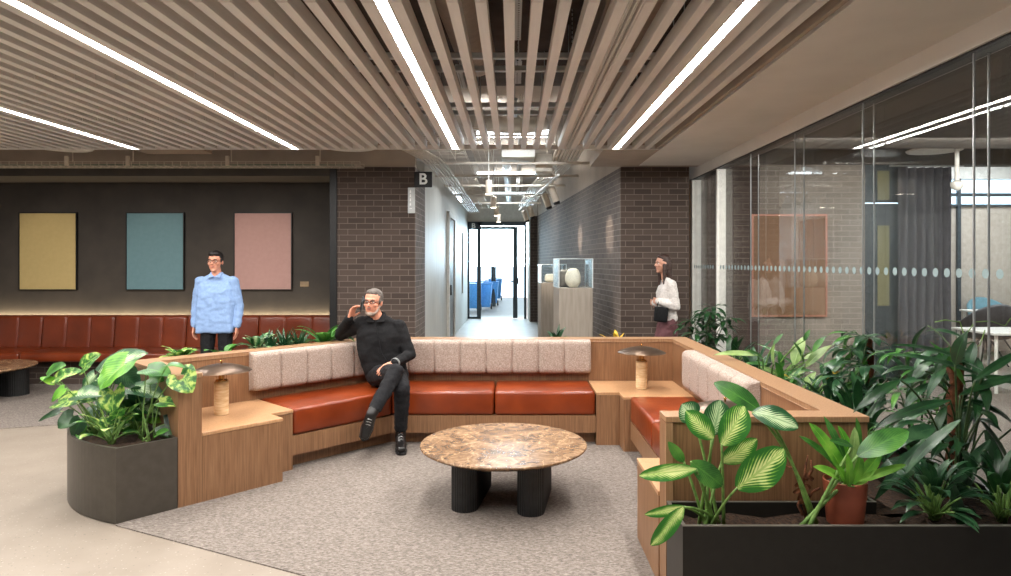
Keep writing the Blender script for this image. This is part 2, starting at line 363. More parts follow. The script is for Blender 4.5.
m = MB(); m.box(-10, 9.5, YE+.3, 18.95, 3.6, 3.75); struct('ceiling', m, M['bulkhead'])
m = MB(); m.box(1.615, 2.40, -5, YE+1.25, H, H+.12); struct('ceiling', m, M['plaster'])
m = MB(); m.box(1.556, 1.586, -5, YE, H+.0, H+.08); struct('trim_3', m, M['bulkhead'])
m = MB(); m.box(1.0, 2.40, YE+.02, YB, H+.004, H+.1); struct('ceiling', m, M['bulkhead'])
m = MB(); m.box(-10, 1.612, YE, YE+.02, H-.005, H+.04); struct('trim_4', m, M['baffle'])
m = MB(); m.box(-10, -9.9, -5, 9.4, 0, 3.6); struct('wall_left', m, M['plaster'])
m = MB(); m.box(-1.268, -1.255, 10.0, 12.9, .006, .12); struct('baseboard_left', m, M['white_paint'])

# corridor door on the left wall
d = empty('door_1', (-1.27, 13.55, 0), kind='structure')
m = MB(); m.box(-1.30, -1.25, 12.95, 14.15, .006, 2.47, .004, 1); m.build('door_leaf', M['door_brown'], d)
m = MB(); m.box(-1.27, -1.22, 12.85, 12.95, .006, 2.58); m.box(-1.27, -1.22, 14.15, 14.25, .006, 2.58); m.box(-1.27, -1.22, 12.95, 14.15, 2.48, 2.58); m.build('door_frame', M['white_paint'], d)
m = MB(); m.box(-1.245, -1.19, 12.99, 13.03, .95, 1.15, .006); m.build('door_handle', M['black_metal'], d)
m = MB(); m.box(-1.268, -1.235, 16.6, 17.7, .82, 2.33, .005, 1); m.build('notice_board', M['pale_panel'], label='tall pale notice board on the left corridor wall near the glass door', cat='board')

# glazed screen and door at the corridor end
d = empty('door_2', (-.42, 18.8, 0), kind='structure')
def xp(px, dd): return (px-VX)/F*dd
DY = 18.75
m = MB()
for a, b_ in ((467, 469.5), (477, 481), (524, 526.5)): m.box(xp(a, DY), xp(b_, DY), DY-.04, DY+.05, .006, 2.73)
m.box(xp(467, DY), xp(526.5, DY), DY-.04, DY+.05, 2.62, 2.73); m.box(xp(467, DY), xp(477, DY), DY-.04, DY+.05, .006, .06)
m.build('door_frame', M['frame_grey'], d)
m = MB(); m.box(xp(513, DY), xp(517.5, DY), DY-.03, DY+.03, .02, 2.60); m.box(xp(481, DY), xp(513, DY), DY-.03, DY+.03, 2.52, 2.60); m.build('door_leaf', M['frame_grey'], d)
m = MB(); m.box(xp(469.5, DY), xp(477, DY), DY, DY+.01, .06, 2.62); m.box(xp(481, DY), xp(513, DY), DY, DY+.01, .03, 2.52); m.box(xp(517.5, DY), xp(524, DY), DY, DY+.01, .03, 2.62); m.build('glass_pane', M['door_glass'], d, sharp=0)
m = MB(); m.tube([at(511, 281.5, DY-.1), at(513.5, 281.5, DY-.1), at(513.8, 281.5, DY-.03)], .02); m.tube([at(517.5, 278, DY-.1), at(517.5, 284, DY-.1)], .03); m.build('door_handle', M['black_metal'], d)
s = empty('sign', tuple(at(473.5, 226, DY-.1)), label='small teal letter sign above the corridor screen at the far end', cat='sign')
m = MB(); c = at(473.5, 226, DY-.1); m.box(c.x-.12, c.x+.12, c.y-.01, c.y+.01, c.z-.1, c.z+.1); m.build('board', M['frame_grey'], s)
def text(body, size, loc, mat, parent, rot=(PI/2, 0, 0), ext=.002):
    cu = bpy.data.curves.new('lettering', 'FONT'); cu.body = body; cu.size = size; cu.extrude = ext; cu.align_x = 'CENTER'; cu.align_y = 'CENTER'; cu.offset = size*.018
    t_ = bpy.data.objects.new('lettering_raw', cu); COL.objects.link(t_); dg = bpy.context.evaluated_depsgraph_get(); dg.update()
    me = bpy.data.meshes.new_from_object(t_.evaluated_get(dg), depsgraph=dg); bpy.data.objects.remove(t_); me.materials.clear(); me.materials.append(mat)
    o = bpy.data.objects.new('lettering', me); COL.objects.link(o)
    o.parent = parent; o.location = V(loc)-parent.location; o.rotation_euler = rot; return o
text('B', .2, (c.x, c.y-.014, c.z), M['sign_white'], s)

# bins and poles outside
def blue_bin():
    r = empty('wheeled_bin', group='blue bins outside', cat='bin')
    m = MB(); w0, w1 = .21, .27
    vs = [V((a*w0, b*w0*1.1, .1)) for a, b in ((-1, -1), (1, -1), (1, 1), (-1, 1))]+[V((a*w1, b*w1*1.15, .86)) for a, b in ((-1, -1), (1, -1), (1, 1), (-1, 1))]
    m._bev(vs, [[3, 2, 1, 0], [4, 5, 6, 7], [0, 1, 5, 4], [1, 2, 6, 5], [2, 3, 7, 6], [3, 0, 4, 7]], .02, 2); m.build('body', M['blue_plastic'], r)
    m = MB(); m.box(-.29, .29, -.33, .33, .865, .9, .012); m.tube([(-.25, .36, .93), (.25, .36, .93)], .02); m.build('lid', M['blue_plastic'], r)
    for s_ in (-1, 1):
        m = MB(); m.lathe([(.02, -.025), (.1, -.025), (.1, .025), (.02, .025)], (s_*.24, .28, .1), 16, M=Matrix.Rotation(PI/2, 3, 'Y')); m.build('wheel', M['black_metal'], r)
    return r
b0 = blue_bin()
for i, (px, dd, lab) in enumerate([(473, 21.7, 'blue wheeled bin outside, behind the narrow left sidelight'), (484, 22.3, 'blue wheeled bin outside, just right of the dark door mullion'), (491, 24.2, 'blue wheeled bin outside, third along from the screen'), (495.5, 27.5, 'blue wheeled bin outside, furthest and smallest of the row')]):
    o = b0 if i == 0 else copy_tree(b0); o.location = (xp(px, dd), dd, 0); o['label'] = lab
m = MB(); m.tube([at(493.5, 232, 24).xy.to_3d()+V((0, 0, 2.9)), at(493.5, 232, 24).xy.to_3d()], .09, 12); m.build('lamp_post', M['frame_grey'], label='slender grey post outside beyond the corridor door', cat='post')

# ---------------------------------------------------------------- slatted ceiling
P_ = 1.75/13
LEDS = [1.127, -.623, -2.373, -4.123]
joints = [-5, -2.17, -.84, .49, 1.82, 3.15, 4.48, 5.81, YE-.003]
def baffle_mesh(w=.055, h=.085):
    m = MB()
    for a, b_ in zip(joints, joints[1:]): m.box(-w/2, w/2, a+.004, b_-.004, H, H+h)
    return m.mesh('ceiling_baffle')
bm0 = baffle_mesh(); bm0.materials.append(M['baffle']); bm1 = baffle_mesh(.058, .1); bm1.materials.append(M['baffle'])
n_b = 0
for k in range(-66, 5):
    xx = 1.127+(k+.5)*P_; edge = k % 13 in (0, 12)
    if xx < -7.8 or xx > 1.5: continue
    o = bpy.data.objects.new('ceiling_baffle', bm1 if edge else bm0); COL.objects.link(o); o.location.x = xx
    tag(o, 'beige slatted ceiling batten running away towards the corridor', 'ceiling slat', 'ceiling battens')
lab = ['first LED line from the right, beside the plain soffit', 'LED line left of the slot diffuser, pointing at the corridor', 'LED line second from the left edge', 'short looking LED line at the far left']
for i, x in enumerate(LEDS):
    r = empty('linear_light', (x, 1.1, H), label='white '+lab[i]+', set between the battens', cat='ceiling light', group='linear ceiling lights')
    m = MB(); m.box(x-.029, x+.029, 1.2, YE-.01, H+.006, H+.02); m.build('diffuser', M['led'], r)
    m = MB(); m.box(x-.036, x-.03, 1.19, YE-.01, H+.0, H+.07); m.box(x+.03, x+.036, 1.19, YE-.01, H+.0, H+.07); m.box(x-.036, x+.036, 1.19, YE-.01, H+.021, H+.07)
    for yy in (2.8, 3.8, 5.7, 7.1): m.tube([(x, yy, H+.07), (x, yy, 3.597)], .002, 4)
    m.build('housing', M['white_paint'], r)
# slot diffuser
xs = 1.127-4*P_
r = empty('slot_diffuser', (xs, 1.1, H), label='long silver slot air diffuser between the battens', cat='air vent')
m = MB(); m.box(xs-.036, xs+.036, -5, YE-.01, H+.028, H+.06); m.build('plenum', M['black_metal'], r)
m = MB()
for dx in (-.032, 0, .032): m.box(xs+dx-.004, xs+dx+.004, -5, YE-.01, H+.0, H+.03)
for dx in (-.016, .016): m.box(xs+dx-.003, xs+dx+.003, -5, YE-.01, H+.012, H+.02)
m.build('blade', M['white_paint'], r)

# services above the slats
def strut(y, z, x0, x1, lab):
    m = MB(); m.box(x0, x1, y-.02, y+.02, z, z+.04, .003, 1); [m.tube([(xr, y, z+.03), (xr, y, 3.597)], .004, 5) for xr in (x0+.3, x1-.3)]; m.build('strut_channel', M['galvanised'], label=lab, cat='strut', group='cross struts above the battens')
for y, z in ((4.65, 3.02), (4.96, 3.02), (6.1, 3.02), (6.42, 3.02), (3.0, 3.02), (1.6, 3.02)): strut(y, z, -2.6, 1.5, 'bright galvanised cross strut hung above the open battens')
for x, y0, y1, z in ((.03, 3.1, 4.5, 3.1), (.13, 3.1, 3.85, 3.18), (.045, 4.96, 5.6, 3.1), (-.42, 5.15, 5.75, 3.1), (.47, 5.15, 5.7, 3.1), (-.33, 6.2, 6.9, 3.1), (.02, 6.2, 6.9, 3.1), (.3, 6.2, 6.9, 3.1)):
    m = MB(); m.box(x-.025, x+.025, y0, y1, z, z+.03); [m.tube([(x, yr, z+.02), (x, yr, 3.597)], .004, 5) for yr in (y0+.1, y1-.1)]; m.build('cable_tray', M['perforated_steel'], label='short perforated steel cable tray seen up between the battens', cat='cable tray', group='perforated trays above the battens')
for x0, x1, y0, y1, z in ((-.57, -.25, 1.5, 3.5, 3.15), (-.18, -.04, 1.5, 3.65, 3.25), (.2, .55, 1.5, 3.7, 3.2), (-1.7, -1.05, 1.5, 3.4, 3.2)):
    m = MB(); m.box(x0, x1, y0, y1, z, z+.06, .01, 1); [m.tube([((x0+x1)/2, yr, z+.05), ((x0+x1)/2, yr, 3.597)], .004, 5) for yr in (y0+.2, y1-.2)]; m.build('perforated_panel', M['perforated'], label='tan perforated metal panel in the void above the battens', cat='metal panel', group='perforated panels in the ceiling void')
m = MB(); m.tube([(-.36, 3.7, 3.28), (-.33, 4.6, 3.3), (-.3, 5.6, 3.32)], .16, 20); m.build('air_duct', M['duct'], label='round beige duct in the void left of centre above the battens', cat='duct')
m = MB(); m.box(.6, 1.1, 3, 7.2, 3.25, 3.5, .01, 1); m.build('air_duct', M['duct'], label='square duct in the void above the slot diffuser', cat='duct')

# services in the open ceiling beyond
def tray(pts0, pts1, z, name_lab, step=.1, mat='pipe', side=.05):
    """wire basket between two parallel edge lines"""
    m = MB(); a0, a1 = V((*pts0[0], z)), V((*pts0[1], z)); b0_, b1 = V((*pts1[0], z)), V((*pts1[1], z)); up = V((0, 0, side))
    L = (a1-a0).length; n = int(L/step)
    for k in range(n+1):
        t = k/n; p = a0.lerp(a1, t); q = b0_.lerp(b1, t); m.tube([p+up, p, q, q+up], .004, 4, False)
    for t in (0, .33, .66, 1): m.tube([a0.lerp(b0_, t), a1.lerp(b1, t)], .004, 4, False)
    m.tube([a0+up, a1+up], .004, 4, False); m.tube([b0_+up, b1+up], .004, 4, False)
    return m.build('cable_basket', M[mat], sharp=0, label=name_lab, cat='cable tray')
tray(((-8, 8.28), (-1.9, 8.28)), ((-8, 8.5), (-1.9, 8.5)), 2.80, 'pale wire cable basket running along the top of the dark alcove')
m = MB()
for k in range(4):
    z = 2.812+.008*(k % 2); y = 8.32+k*.045; m.tube([(x, y+.012*math.sin(x*3+k), z) for x in [(-8+.3*i) for i in range(21)]], .007, 5)
m.build('data_cable', M['cable_green'], label='green cables lying in the wire basket over the alcove', cat='cable')
tray(((-1.1, YE+.1), (-1.1, 17.5)), ((-.62, YE+.1), (-.62, 17.5)), 3.0, 'wide wire cable basket following the left side of the corridor ceiling', .12)
tray(((-.55, YE+.1), (-.55, 12.5)), ((-.3, YE+.1), (-.3, 12.5)), 3.1, 'narrow upper wire basket in the corridor ceiling', .12)
for i in range(6):
    m = MB(); x0 = -1.36+.05*i
    m.tube([(x0-.35, YE+.15, 3.05), (x0-.2, YE+.5, 3.02), (x0+.02, YE+.95, 2.98), (x0+.16, YE+1.5, 2.95), (x0+.2, 9.6, 2.93), (x0+.2, 14, 2.93), (x0+.2, 17.8, 2.93)], .012, 8)
    m.build('conduit', M['pipe'], label='cream conduit curving from the lounge into the left side of the corridor', cat='conduit', group='curved conduits over the corridor mouth')
for i in range(8):
    m = MB(); x0 = .56+.046*i; m.tube([(x0, YE+.08, 3.03), (x0, 9.6, 3.03), (x0-.25, 13, 3.03), (x0-.4, 17, 3.03)], .018, 8)
    m.build('conduit', M['spot_paint'], label='straight cream conduit in the flat bundle on the corridor right', cat='conduit', group='straight conduit bundle')
for y, z in ((7.9, 2.99), (9.1, 2.97), (10.3, 2.95), (11.6, 2.95), (13.2, 2.95), (15, 2.95)):
    m = MB(); m.box(-1.2, wx(y)-.25, y-.02, y+.02, z-.035, z, .003, 1)
    for xr in (-1.0, .1, .6): m.tube([(xr, y, z), (xr, y, 3.597)], .005, 5)
    m.build('support_rail', M['pipe'], label='thin cross rail on hanging rods over the corridor', cat='support rail', group='cross rails over the corridor')
for (x0, x1, y, z, r_, lab) in ((-.45, .45, 8.3, 3.22, .03, 'nearest horizontal light tube across the corridor ceiling'), (-.6, .7, 11.2, 3.1, .02, 'second horizontal light tube across the corridor ceiling'), (-.5, .5, 14.5, 3.1, .02, 'furthest horizontal light tube across the corridor ceiling')):
    m = MB(); m.tube([(x0, y, z), (x1, y, z)], r_, 10); m.build('tube_light', M['tube_light'], label=lab, cat='ceiling light', group='light tubes over the corridor')
m = MB(); m.tube([(-.5, 8.0, 3.3), (-.1, 8.2, 3.3), (.4, 8.35, 3.32)], .11, 18); m.build('air_duct', M['white_paint'], label='pale round duct crossing just beyond the battens at the corridor mouth', cat='duct')
m = MB(); m.box(-.15, .3, 8.9, 9.6, 3.0, 3.16, .02, 2); m.build('fan_unit', M['white_paint'], label='white fan unit hanging in the middle of the corridor ceiling', cat='fan unit')
m = MB(); m.box(.32, .55, 9.2, 9.6, 2.85, 3.1, .01, 2); m.build('junction_box', M['pipe'], label='beige junction box beside the white fan unit', cat='junction box')
m = MB(); m.tube([(-.1, 9.8, 3.2), (-.1, 17.5, 3.2)], .07, 12); m.build('water_pipe', M['galvanised'], label='long grey pipe running down the corridor ceiling', cat='pipe')
m = MB(); m.tube([(.12, 8, 3.4), (.12, 17.5, 3.4)], .04, 10); m.build('water_pipe', M['white_paint'], label='thin white pipe high in the corridor ceiling', cat='pipe')
for (x, y, lab) in ((-1.95, 7.95, 'round white ceiling diffuser above the left brick wall'), (-5.4, 8.0, 'round ceiling diffuser above the dark alcove, left of centre'), (5.2, 8.2, 'round ceiling diffuser seen high through the glass partition')):
    m = MB(); m.lathe([(.02, .03), (.14, .025), (.22, 0), (.3, -.005), (.31, .01), (.12, .08), (.1, .22)], (x, y, 2.97), 32); m.build('round_diffuser', M['white_paint'], label=lab, cat='air vent')
m = MB(); m.box(1.02, 1.3, YE+.06, YE+.8, 2.86, 2.88); m.build('access_panel', M['white_paint'], label='white flat panel beyond the battens beside the right LED line', cat='panel')
m = MB(); m.box(-4.5, -3.7, 7.6, 8.2, 2.93, 2.97, .005, 1); m.tube([(-4.1, 7.9, 2.96), (-4.1, 7.9, 3.597)], .004, 5); m.build('perforated_panel', M['perforated'], label='perforated metal panel over the alcove behind the batten edge', cat='metal panel')
for x in (-6.9, -5.55, -4.79, -3.55, -2.43):
    m = MB(); m.tube([(x, 8.39, 3.6), (x, 8.39, 2.86)], .008, 6); m.box(x-.022, x+.022, 8.26, 8.29, 2.80, 2.92, .003, 1); m.build('hanger', M['spot_paint'], label='pale bracket holding up the wire basket over the alcove', cat='bracket', group='basket hangers')

# spotlights
def spot_proto():
    r = empty('track_spotlight')
    m = MB(); m.lathe([(.028, -.02), (.05, 0), (.052, .2), (.044, .215), (.02, .225)], (0, 0, -.26), 20); m.build('housing', M['spot_paint'], r)
    m = MB(); m.lathe([(.03, -.012), (.047, -.012), (.05, .03), (.03, .03)], (0, 0, -.29), 20); m.build('snoot', M['black_metal'], r)
    m = MB(); m.tube([(0, 0, -.1), (.06, 0, -.05), (.05, 0, .06)], .008, 6); m.build('bracket', M['white_paint'], r)
    return r
sp = spot_proto()
m = MB(); m.tube([(.62, 9.0, 2.78), (.15, 15.0, 2.78)], .018, 8); m.tube([(.6, 9.25, 2.78), (.6, 9.25, 3.597)], .006, 6); m.tube([(.2, 14.3, 2.78), (.2, 14.3, 3.597)], .006, 6); m.build('lighting_track', M['white_paint'], label='white lighting track carrying the four beige spotlights', cat='track')
SP = [(550, 9.8, 'nearest and largest'), (540.5, 10.7, 'second'), (528.5, 13.0, 'third'), (521, 14.2, 'furthest')]
for i, (px, dd, lb) in enumerate(SP):
    o = sp if i == 0 else copy_tree(sp); t = (dd-9)/6
    o.location = (.62-.47*t, dd, 2.735); o.rotation_euler = (0, R.uniform(-.38, -.28), .2)
    tag(o, f'{lb} of the four tilted beige spotlights on the corridor track', 'spotlight', 'tilted corridor spotlights')
for i, dd in enumerate((8.9, 11.1, 13.0, 15.1)):
    r = empty('pendant_downlight', (-.32, dd, 2.6), label=['nearest', 'second', 'third', 'furthest'][i]+' white cylinder downlight in the row over the corridor middle', cat='downlight', group='cylinder downlights over the corridor')
    m = MB(); m.lathe([(.045, -.09), (.048, -.08), (.048, .09), (.02, .1)], (-.32, dd, 2.6), 20); m.build('housing', M['spot_paint'], r)
    m = MB(); m.lathe([(.001, -.096), (.042, -.096), (.042, -.091), (.001, -.091)], (-.32, dd, 2.6), 20); m.build('lamp_face', M['spot_face'], r)
    m = MB(); m.tube([(-.32, dd, 2.7), (-.32, dd, 3.597)], .006, 6); m.build('rod', M['white_paint'], r)

# B sign and the pictogram plate below it
c = at(423.2, 179.6, YB-.05)
s = empty('hanging_sign', (c.x, c.y, c.z-.1), label='black square sign with a white letter B at the corridor mouth', cat='sign')
m = MB(); m.box(c.x-.115, c.x+.115, c.y-.015, c.y+.015, c.z-.1, c.z+.1, .003, 1); m.build('board', M['black_metal'], s)
text('B', .2, (c.x, c.y-.017, c.z), M['sign_white'], s)
c = at(411.2, 200, YB-.01)
s = empty('wall_sign', (c.x, c.y, c.z-.17), label='narrow grey sign with small white symbols on the brick under the B sign', cat='sign')
m = MB(); m.box(c.x-.042, c.x+.05, c.y-.006, c.y+.008, c.z-.17, c.z+.16, .002, 1); m.build('board', M['steel'], s)
m = MB()
for k in range(4):
    z = c.z+.11-k*.055; m.ball((c.x-.01, c.y-.008, z+.014), (.007, .002, .007), 6); m.box(c.x-.018, c.x-.002, c.y-.01, c.y-.007, z-.018, z+.006)
m.box(c.x-.02, c.x+.012, c.y-.01, c.y-.007, c.z-.115, c.z-.107)
m.build('symbol', M['sign_white'], s)

# ---------------------------------------------------------------- glass partition and the room behind
w = empty('window_1', (XG, 5.5, 0), kind='structure')
ZG = 2.70
m = MB()
js = [9.05, 7.875, 6.78, 5.72, 4.61, 3.50, 2.39, 1.28]
for a, b_ in zip(js[1:], js): m.box(XG, XG+.001, a+.004, b_-.004, .05, ZG)
m.build('glass_pane', M['clear_glass'], w, sharp=0)
m = MB()
for a, b_ in zip(js[1:], js): m.box(XG+.078, XG+.079, a+.004, b_-.004, .05, ZG)
m.build('glass_pane', M['clear_glass'], w, sharp=0)
m = MB()
for y in js[2:]:
    for x in (XG, XG+.078): m.box(x-.004, x+.006, y-.0035, y+.0035, .05, ZG)
m.build('glass_joint', M['steel'], w)
m = MB(); m.box(XG-.02, XG+.1, -2, 9.1, ZG, ZG+.012); m.box(XG-.02, XG+.1, -2, 9.1, 0.006, .05); m.build('frame_rail', M['black_metal'], w)
m = MB(); m.box(XG-.012, XG+.09, 7.85, 7.90, .05, ZG); m.box(XG-.02, XG+.1, 8.92, 9.06, .05, ZG); m.build('post', M['white_paint'], w)
m = MB(); m.box(XG-.06, XG+.0, 9.0, 9.12, .0, ZG); m.build('post', M['peach_frame'], w)
m = MB()
y = 2.2
while y < 9.0:
    if abs(y-7.875) > .09:
        vs = [V((XG-.0015, y+.0255*math.cos(2*PI*k/24), 1.54+.0255*math.sin(2*PI*k/24))) for k in range(24)]; m._add(vs, [list(range(24))])
    y += .101
m.build('frosted_dot', M['frost_dot'], w, sharp=0)
m = MB(); m.box(2.39, 2.56, -5, 9.12, ZG+.012, H+.12); struct('trim_5', m, M['plaster'])
# room behind
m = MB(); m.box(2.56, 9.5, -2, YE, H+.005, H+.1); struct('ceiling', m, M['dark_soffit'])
m = MB(); m.box(2.56, 3.38, 9.1, 9.35, 0.006, 2.93); struct('wall_meeting_room', m, M['brick_x'])
m = MB(); m.box(3.38, 4.82, 9.1, 9.35, 0.006, 2.93); struct('wall_meeting_room', m, M['brick_pale'])
m = MB(); m.box(2.3, 9.5, 9.1, 9.3, 2.93, 3.6); struct('wall_upper', m, M['dark_wall'])
m = MB(); m.box(9.4, 9.5, -2, 12, 0, 3.6); struct('wall_meeting_room', m, M['plaster'])
def picture(name, cx, cz, y, w_, h, mat, fm, lab, fr=.012, dep=.04, cat='picture'):
    r = empty(name, (cx, y-.02, cz-h/2), label=lab, cat=cat)
    m = MB()
    m.box(cx-w_/2-fr, cx-w_/2, y-dep, y, cz-h/2-fr, cz+h/2+fr); m.box(cx+w_/2, cx+w_/2+fr, y-dep, y, cz-h/2-fr, cz+h/2+fr)
    m.box(cx-w_/2, cx+w_/2, y-dep, y, cz+h/2, cz+h/2+fr); m.box(cx-w_/2, cx+w_/2, y-dep, y, cz-h/2-fr, cz-h/2); m.build('frame', fm, r)
    m = MB(); m.box(cx-w_/2, cx+w_/2, y-dep+.01, y-.005, cz-h/2, cz+h/2); m.build('canvas', mat, r)
picture('framed_picture', xp(789, 9.08), EYE-(265.5-262)/F*9.08, 9.1, .98, 1.35, M['brown_canvas'], M['copper_frame'], 'large brown picture in a copper frame behind the glass partition', .025)
for px, mt, nm in ((48.3, 'yellow_canvas', 'mustard yellow'), (155.4, 'teal_canvas', 'teal blue'), (263.2, 'pink_canvas', 'dusty pink')):
    picture('framed_picture', xp(px, 9.33), EYE+(262-251.3)/F*9.33, 9.35, .79, 1.065, M[mt], M['black_metal'], f'plain {nm} panel in a thin black frame on the dark alcove wall')
m = MB(); c = at(304.5, 284, 9.34); m.box(c.x-.06, c.x+.06, 9.335, 9.35, c.z-.035, c.z+.035, .002, 1); m.build('wall_plaque', M['plaque'], label='small brass caption plaque right of the pink picture', cat='plaque')
# door, curtain, window in the meeting room
d = empty('door_3', (5.0, 9.2, 0), kind='structure')
m = MB(); m.box(4.82, 5.42, 9.12, 9.2, .006, 2.4); m.box(4.82, 5.42, 9.12, 9.2, 2.42, 2.93); m.build('door_leaf', M['frame_grey'], d)
m = MB(); m.box(5.0, 5.16, 9.11, 9.118, 1.0, 2.1); m.box(5.0, 5.16, 9.11, 9.118, 2.45, 2.85); m.build('door_glass', M['olive_glass'], d)
def curtain(x0, x1, y, z0, z1, n, lab):
    m = MB(); rows = []
    for zi in range(9):
        z = z0+(z1-z0)*zi/8; row = []
        for i in range(n*8+1):
            t = i/(n*8); row.append(V((x0+(x1-x0)*t, y+.05*math.sin(t*n*2*PI)*(1+.15*math.sin(zi+t*7)), z)))
        rows.append(row)
    m.grid(rows); o = m.build('curtain', M['curtain'], sharp=0, label=lab, cat='curtain')
    md = o.modifiers.new('thick', 'SOLIDIFY'); md.thickness = .006
curtain(5.22, 5.92, 9.0, .02, 2.88, 6, 'dark grey pleated curtain hanging in the room behind the glass')
m = MB(); m.tube([(5.1, 9.0, 2.9), (6.1, 9.0, 2.9)], .012, 8); m.build('curtain_rail', M['steel'], label='thin rail above the dark grey curtain', cat='rail')
w2 = empty('window_2', (8, 12, 0), kind='structure')
m = MB(); m.box(5.3, 12, 12.02, 12.06, .0, 2.62); m.build('blind', M['blind'], w2)
m = MB(); m.box(5.3, 12, 11.97, 12.0, 2.78, 2.84); m.box(5.3, 12, 11.97, 12.0, 2.6, 2.64); m.box(8.0, 8.06, 11.95, 12.0, 0, 3.1); m.box(9.1, 9.16, 11.95, 12.0, 0, 3.1); m.build('window_frame', M['frame_grey'], w2)
m = MB(); m.box(5.3, 12, 12.02, 12.03, 2.64, 3.1); m.build('glass_pane', M['door_glass'], w2, sharp=0)
m = MB(); m.box(4.0, 12, 12.0, 12.2, 3.1, 3.6); struct('wall_window', m, M['white_paint'])
m = MB(); m.box(4.8, 5.3, 12.0, 12.2, 0, 3.1); struct('wall_window', m, M['white_paint'])
m = MB(); m.box(9.5, 12.5, 9.1, 12.2, 3.6, 3.7); struct('ceiling', m, M['white_paint'])
# furniture seen through the glass
def desk(cx, cy, w_, d_, z, lab):
    r = empty('desk', (cx, cy, 0), label=lab, cat='desk')
    m = MB(); m.box(cx-w_/2, cx+w_/2, cy-d_/2, cy+d_/2, z-.03, z, .005, 1); m.build('desktop', M['desk_white'], r)
    for sx in (-1, 1):
        for sy in (-1, 1):
            m = MB(); m.tube([(cx+sx*(w_/2-.06), cy+sy*(d_/2-.06), .006), (cx+sx*(w_/2-.06), cy+sy*(d_/2-.06), z-.03)], .02, 8); m.build('leg', M['desk_white'], r)
desk(7.0, 8.4, 2.4, .8, .74, 'long white desk behind the glass, nearer of the two')
desk(8.4, 11.0, 1.7, .5, .80, 'white desk against the window blind behind the glass')
def tub_chair(cx, cy, rz, mat, lab):
    r = empty('tub_chair', (cx, cy, 0), rz, label=lab, cat='chair', group='tub chairs behind the glass')
    m = MB()
    n = 18
    for lo_ in (0,):
        rows = []
        for i in range(n+1):
            a = PI*1.15*(i/n)-PI*.075; c_, s_ = math.cos(a), math.sin(a); hh = .62+.24*math.sin(max(0, min(PI, a)))
            ro, ri = .33, .27
            rows.append([V((c_*ri, s_*ri*.95, .44)), V((c_*ri*1.05, s_*ri, hh-.02)), V((c_*(ri+ro)/2*1.06, s_*(ri+ro)/2, hh)), V((c_*ro*1.04, s_*ro, hh-.03)), V((c_*ro*.9, s_*ro*.9, .40)), V((c_*ri*.9, s_*ri*.9, .40)), V((c_*ri, s_*ri*.95, .44))])
        m.grid(rows)
    m.build('backrest', mat, r, world=False, sharp=0)
    m = MB(); m.prism([(.28*math.cos(2*PI*k/16), .27*math.sin(2*PI*k/16)) for k in range(16)], .38, .48, .03, 3); m.build('seat', mat, r, world=False)
    r.scale = (1.15, 1.15, 1.13)
    for k in range(4):
        a = PI/4+k*PI/2; m = MB(); m.tube([(.05*math.cos(a), .05*math.sin(a), .38), (.26*math.cos(a), .26*math.sin(a), .012)], [.014, .009], 8); m.build('leg', M['black_metal'], r, world=False)
tub_chair(7.28, 10.25, PI, M['chair_grey'], 'dark grey tub chair behind the near white desk')
tub_chair(8.40, 11.62, 0, M['chair_blue'], 'pale blue tub chair behind the dark grey tub chair')
r = empty('pendant_camera', tuple(at(957, 186, 8.0)), label='white ceiling hung dome fixture on a drop tube behind the glass', cat='ceiling fixture')
c = at(957, 184, 8.0); m = MB(); m.lathe([(.01, -.08), (.05, -.06), (.07, -.02), (.07, .02), (.02, .05)], c, 20); m.build('dome', M['white_paint'], r)
m = MB(); m.tube([c+V((0, 0, .04)), V((c.x, c.y, 3.6))], .025, 10); m.build('drop_tube', M['white_paint'], r)

# pedestals with glass cases
ang = math.atan(.0813)
def pedestal(fl, d0, w_, dep, z, caseh, lab, art, artlab):
    """fl = front left corner x"""
    U = V((math.cos(ang), math.sin(ang)*0, 0)); Dv = V((-math.sin(ang), math.cos(ang), 0)); o_ = V((fl, d0, 0))
    P = [o_, o_+U*w_, o_+U*w_+Dv*dep, o_+Dv*dep]; cc = sum(P, V((0, 0, 0)))/4
    r = empty('display_pedestal', tuple(cc), label=lab, cat='pedestal')
    m = MB(); m.prism([(p.x, p.y) for p in P], .0, z, .004, 1); m.build('plinth', M['pedestal'], r)
    g = empty('glass_case', (cc.x, cc.y, z), label='clear glass display case on the '+('front' if w_ > .43 else 'rear')+' pedestal', cat='display case')
    m = MB(); t = .004
    for i in range(4):
        a, b_ = P[i], P[(i+1) % 4]; nrm = (cc-(a+b_)/2).normalized()
        m.prism([(a.x, a.y), (b_.x, b_.y), ((b_+nrm*t).x, (b_+nrm*t).y), ((a+nrm*t).x, (a+nrm*t).y)], z+.002, z+caseh)
    m.prism([(p.x, p.y) for p in P], z+caseh, z+caseh+t); m.build('pane', M['case_glass'], g, sharp=0)
    m = MB()
    for p in P: m.tube([p+V((0, 0, z+.002)), p+V((0, 0, z+caseh))], .007, 6)
    for i in range(4): m.tube([P[i]+V((0, 0, z+caseh)), P[(i+1) % 4]+V((0, 0, z+caseh))], .005, 6)
    m.build('edge', M['galvanised'], g)
    return cc
cc = pedestal(.616, 8.85, .45, .52, 1.253, .39, 'larger stone grey pedestal with a glass case beside the right corridor wall', None, None)
